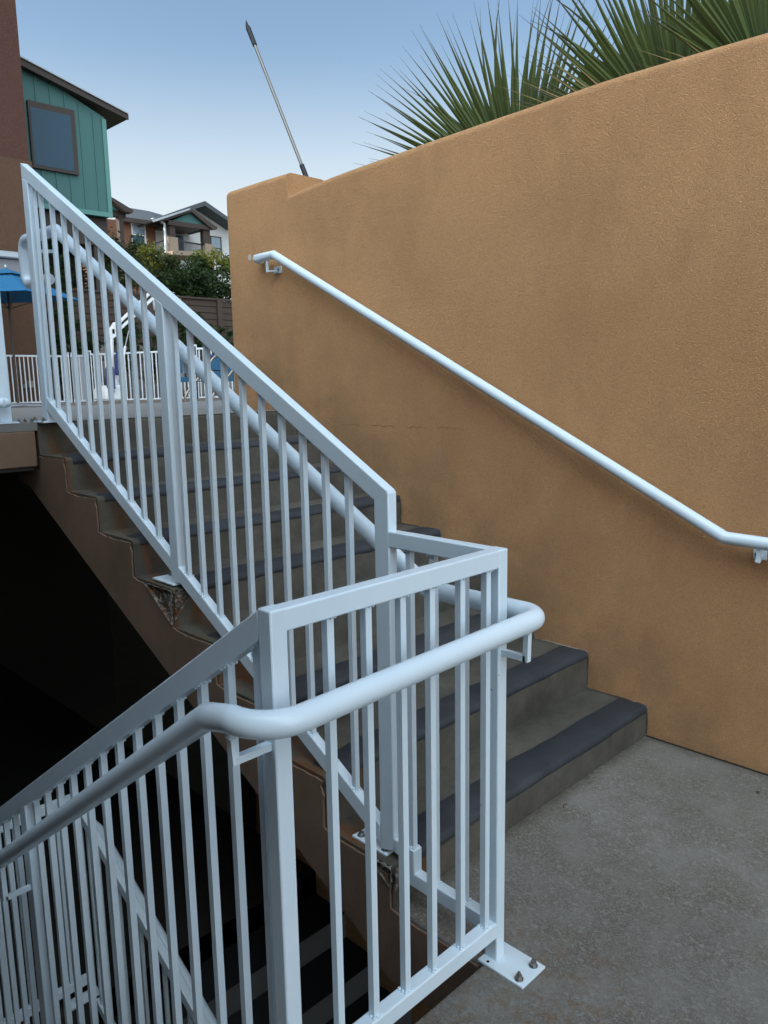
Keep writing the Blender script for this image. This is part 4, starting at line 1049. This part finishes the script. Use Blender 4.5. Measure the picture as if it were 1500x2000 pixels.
# grey towel on the deck beside it
# pale canopy roof behind the umbrella at the frame edge
aw = thing('cabana_roof', (4, 16.4, 3), 'pale metal shade roof at the left edge, above the blue umbrella', 'canopy')
za_ = at(10, 495, 16.4); 
MB().prism([(za_.x-3.5, za_.z-.02), (at(24, 493, 16.4).x, za_.z-.02), (at(24, 493, 16.4).x, za_.z-.16), (za_.x-3.5, za_.z-.16)], 1, 15.9, 17.6).build('roof_edge', M['gutter'], aw, bevel=.03)
MB().prism([(za_.x-3.5, za_.z-.17), (at(22, 503, 16.4).x-.02, za_.z-.17), (at(38, 527, 16.4).x-.02, za_.z-.52), (za_.x-3.5, za_.z-.30)], 1, 16.0, 17.5).build('soffit', mat('grey_soffit', (.22, .21, .22), .8), aw)
MB().box((za_.x-2.5, 16.9, dz(17)), (za_.x-2.4, 17.0, za_.z-.3)).build('column', M['gutter'], aw)
# towel on deck
bt = thing('towel', (3.2, 11, dz(11)), 'crumpled grey blue towel lying on the deck in front of the fence', 'towel')
c_ = at(42, 787, 12.0); zt_ = dz(12.0)
b = MB(); nx, ny = 16, 8; vs = []; fs = []
for i in range(nx+1):
    for j in range(ny+1):
        x = c_.x-.42+.84*i/nx; y = 12.0-.2+.4*j/ny
        vs.append((x, y, zt_+.018+.025*abs(mnoise.noise(Vector((x*5, y*7, 2))))))
for i in range(nx):
    for j in range(ny): fs.append((i*(ny+1)+j, (i+1)*(ny+1)+j, (i+1)*(ny+1)+j+1, i*(ny+1)+j+1))
b.add(vs, fs, True); o = b.build('cloth', mat('towel_grey_blue', (.22, .25, .32), .95), bt); so = o.modifiers.new('t', 'SOLIDIFY'); so.thickness = .012

# ------------------------------------------------------------ pool lift
YLf = 13.6
lc = at(216, 785, YLf); gz = dz(YLf)
lift = thing('pool_lift', (lc.x, YLf, gz), 'white pool access lift with navy seat and raised double arm', 'pool lift')
def P(u, v, dy=0): q = at(u, v, YLf); return Vector((q.x, YLf+dy, q.z))
base = MB(); pa = [P(194, 782), P(235, 782), P(238, 768), P(234, 758), P(222, 752), P(200, 753), P(194, 762)]
zmin = gz+.05
base.prism([(p.x, max(p.z, zmin)) for p in pa], 1, YLf-.28, YLf+.28); base.build('base', M['lift_white'], lift, bevel=.04, seg=3)
MB().tube([P(221, 760), P(226, 745), P(224, 732), P(218, 722), P(217, 700), P(216, 662)], .055, 12).build('mast', M['lift_white'], lift)
tr_ = MB(); tr_.prism([(p.x, p.z) for p in (P(212, 660), P(216, 664), P(228, 655), P(226, 632), P(223, 629), P(212, 645))], 1, YLf-.05, YLf+.05); tr_.build('pivot_plate', M['lift_white'], lift, bevel=.006)
MB().box((P(217, 650).x, YLf-.052, P(217, 652).z), (P(222, 650).x, YLf-.0505, P(217, 643).z)).build('plate_hole', M['gap'], lift)
for (p, q) in ((P(226, 636), P(297, 568)), (P(228, 648), P(300, 581))): MB().bar(p, q, .05, .075, (0, 1, 0)).build('arm', M['lift_white'], lift, bevel=.008)
MB().bar(P(296, 566), P(304, 606), .05, .065, (0, 1, 0)).build('arm_bracket', M['lift_white'], lift, bevel=.008)
MB().tube([P(253, 645, .03), P(245, 680, .03)], .014, 8).build('actuator_rod', M['steel'], lift); MB().tube([P(246, 676, .03), P(240, 712, .03)], .026, 8).build('actuator_body', M['lift_white'], lift)
st1 = MB(); st1.prism([(p.x, p.z) for p in (P(215, 733), P(232, 734), P(226, 690), P(217, 686))], 1, YLf-.30, YLf-.16); st1.build('seat_back', M['navy'], lift, bevel=.03, seg=3)
st2 = MB(); st2.prism([(p.x, p.z) for p in (P(194, 758), P(208, 761), P(206, 722), P(202, 716), P(193, 716), P(191, 722))], 1, YLf-.42, YLf-.28); st2.build('seat_cushion', M['purple'], lift, bevel=.035, seg=3)
MB().ball(P(206, 765, -.285), .05, (1.2, .2, .8)).build('battery_cap', M['box_grey'], lift)
for u in (208, 230): MB().tube([P(u, 779, -.2)-Vector((0, .03, 0)), P(u, 779, -.2)+Vector((0, .03, 0))], .035, 10).build('caster', M['black'], lift)

# ------------------------------------------------------------ grab rails and chairs
def grab(pts_, Y, lab):
    o = thing('pool_grab_rail', tuple(at(pts_[0][0], pts_[0][1], Y)), lab, 'grab rail', 'pool grab rails')
    P_ = [at(u, v, Y) for u, v in pts_]; P_[0].z = dz(Y)
    # smooth the polyline
    for _ in range(2):
        Q = [P_[0]]
        for a, b in zip(P_, P_[1:]): Q += [a.lerp(b, .25), a.lerp(b, .75)]
        P_ = Q+[P_[-1]]
    MB().tube(P_, .024, 10).build('tube', M['stainless'], o)
    MB().cyl((P_[0].x, P_[0].y), .05, dz(Y), dz(Y)+.02, 14).build('flange', M['stainless'], o)
grab([(362, 792), (362, 772), (372, 757), (392, 733), (408, 715), (414, 700), (428, 691), (441, 697), (452, 712), (458, 730), (458, 792)], 11.6, 'bent stainless grab rail in front of the fence, nearer the middle railing post')
grab([(416, 790), (416, 770), (425, 758), (450, 730), (462, 712), (470, 700), (482, 691), (494, 698), (500, 790)], 11.3, 'bent stainless grab rail mostly hidden by the tan wall edge')
def chair(u, lab):
    Y = 12.9; c = at(u, 760, Y); z = dz(Y); o = thing('pool_chair', (c.x, Y, z), lab, 'chair', 'blue pool chairs')
    w2_ = .29
    MB().prism([(Y+.25, z+.40), (Y+.40, z+.92), (Y+.425, z+.91), (Y+.275, z+.39)], 0, c.x-w2_, c.x+w2_).build('backrest', M['blue_sling'], o)
    MB().box((c.x-w2_, Y-.22, z+.39), (c.x+w2_, Y+.25, z+.41)).build('seat', M['blue_sling'], o)
    MB().tube([(c.x-w2_, Y+.41, z+.93), (c.x+w2_, Y+.41, z+.93)], .035, 8).build('head_roll', M['navy'], o)
    for s_ in (-1, 1):
        for yy in (-.22, .27): MB().tube([(c.x+s_*(w2_+.02), Y+yy, z), (c.x+s_*(w2_+.02), Y+yy, z+.60)], .018, 8).build('leg', M['black_metal'], o)
        MB().bar((c.x+s_*(w2_+.02), Y-.25, z+.61), (c.x+s_*(w2_+.02), Y+.32, z+.63), .05, .025).build('armrest', M['black_metal'], o)
chair(366, 'blue sling pool chair with black legs, just right of the middle railing post')
chair(452, 'blue sling pool chair partly hidden by the tan wall edge')
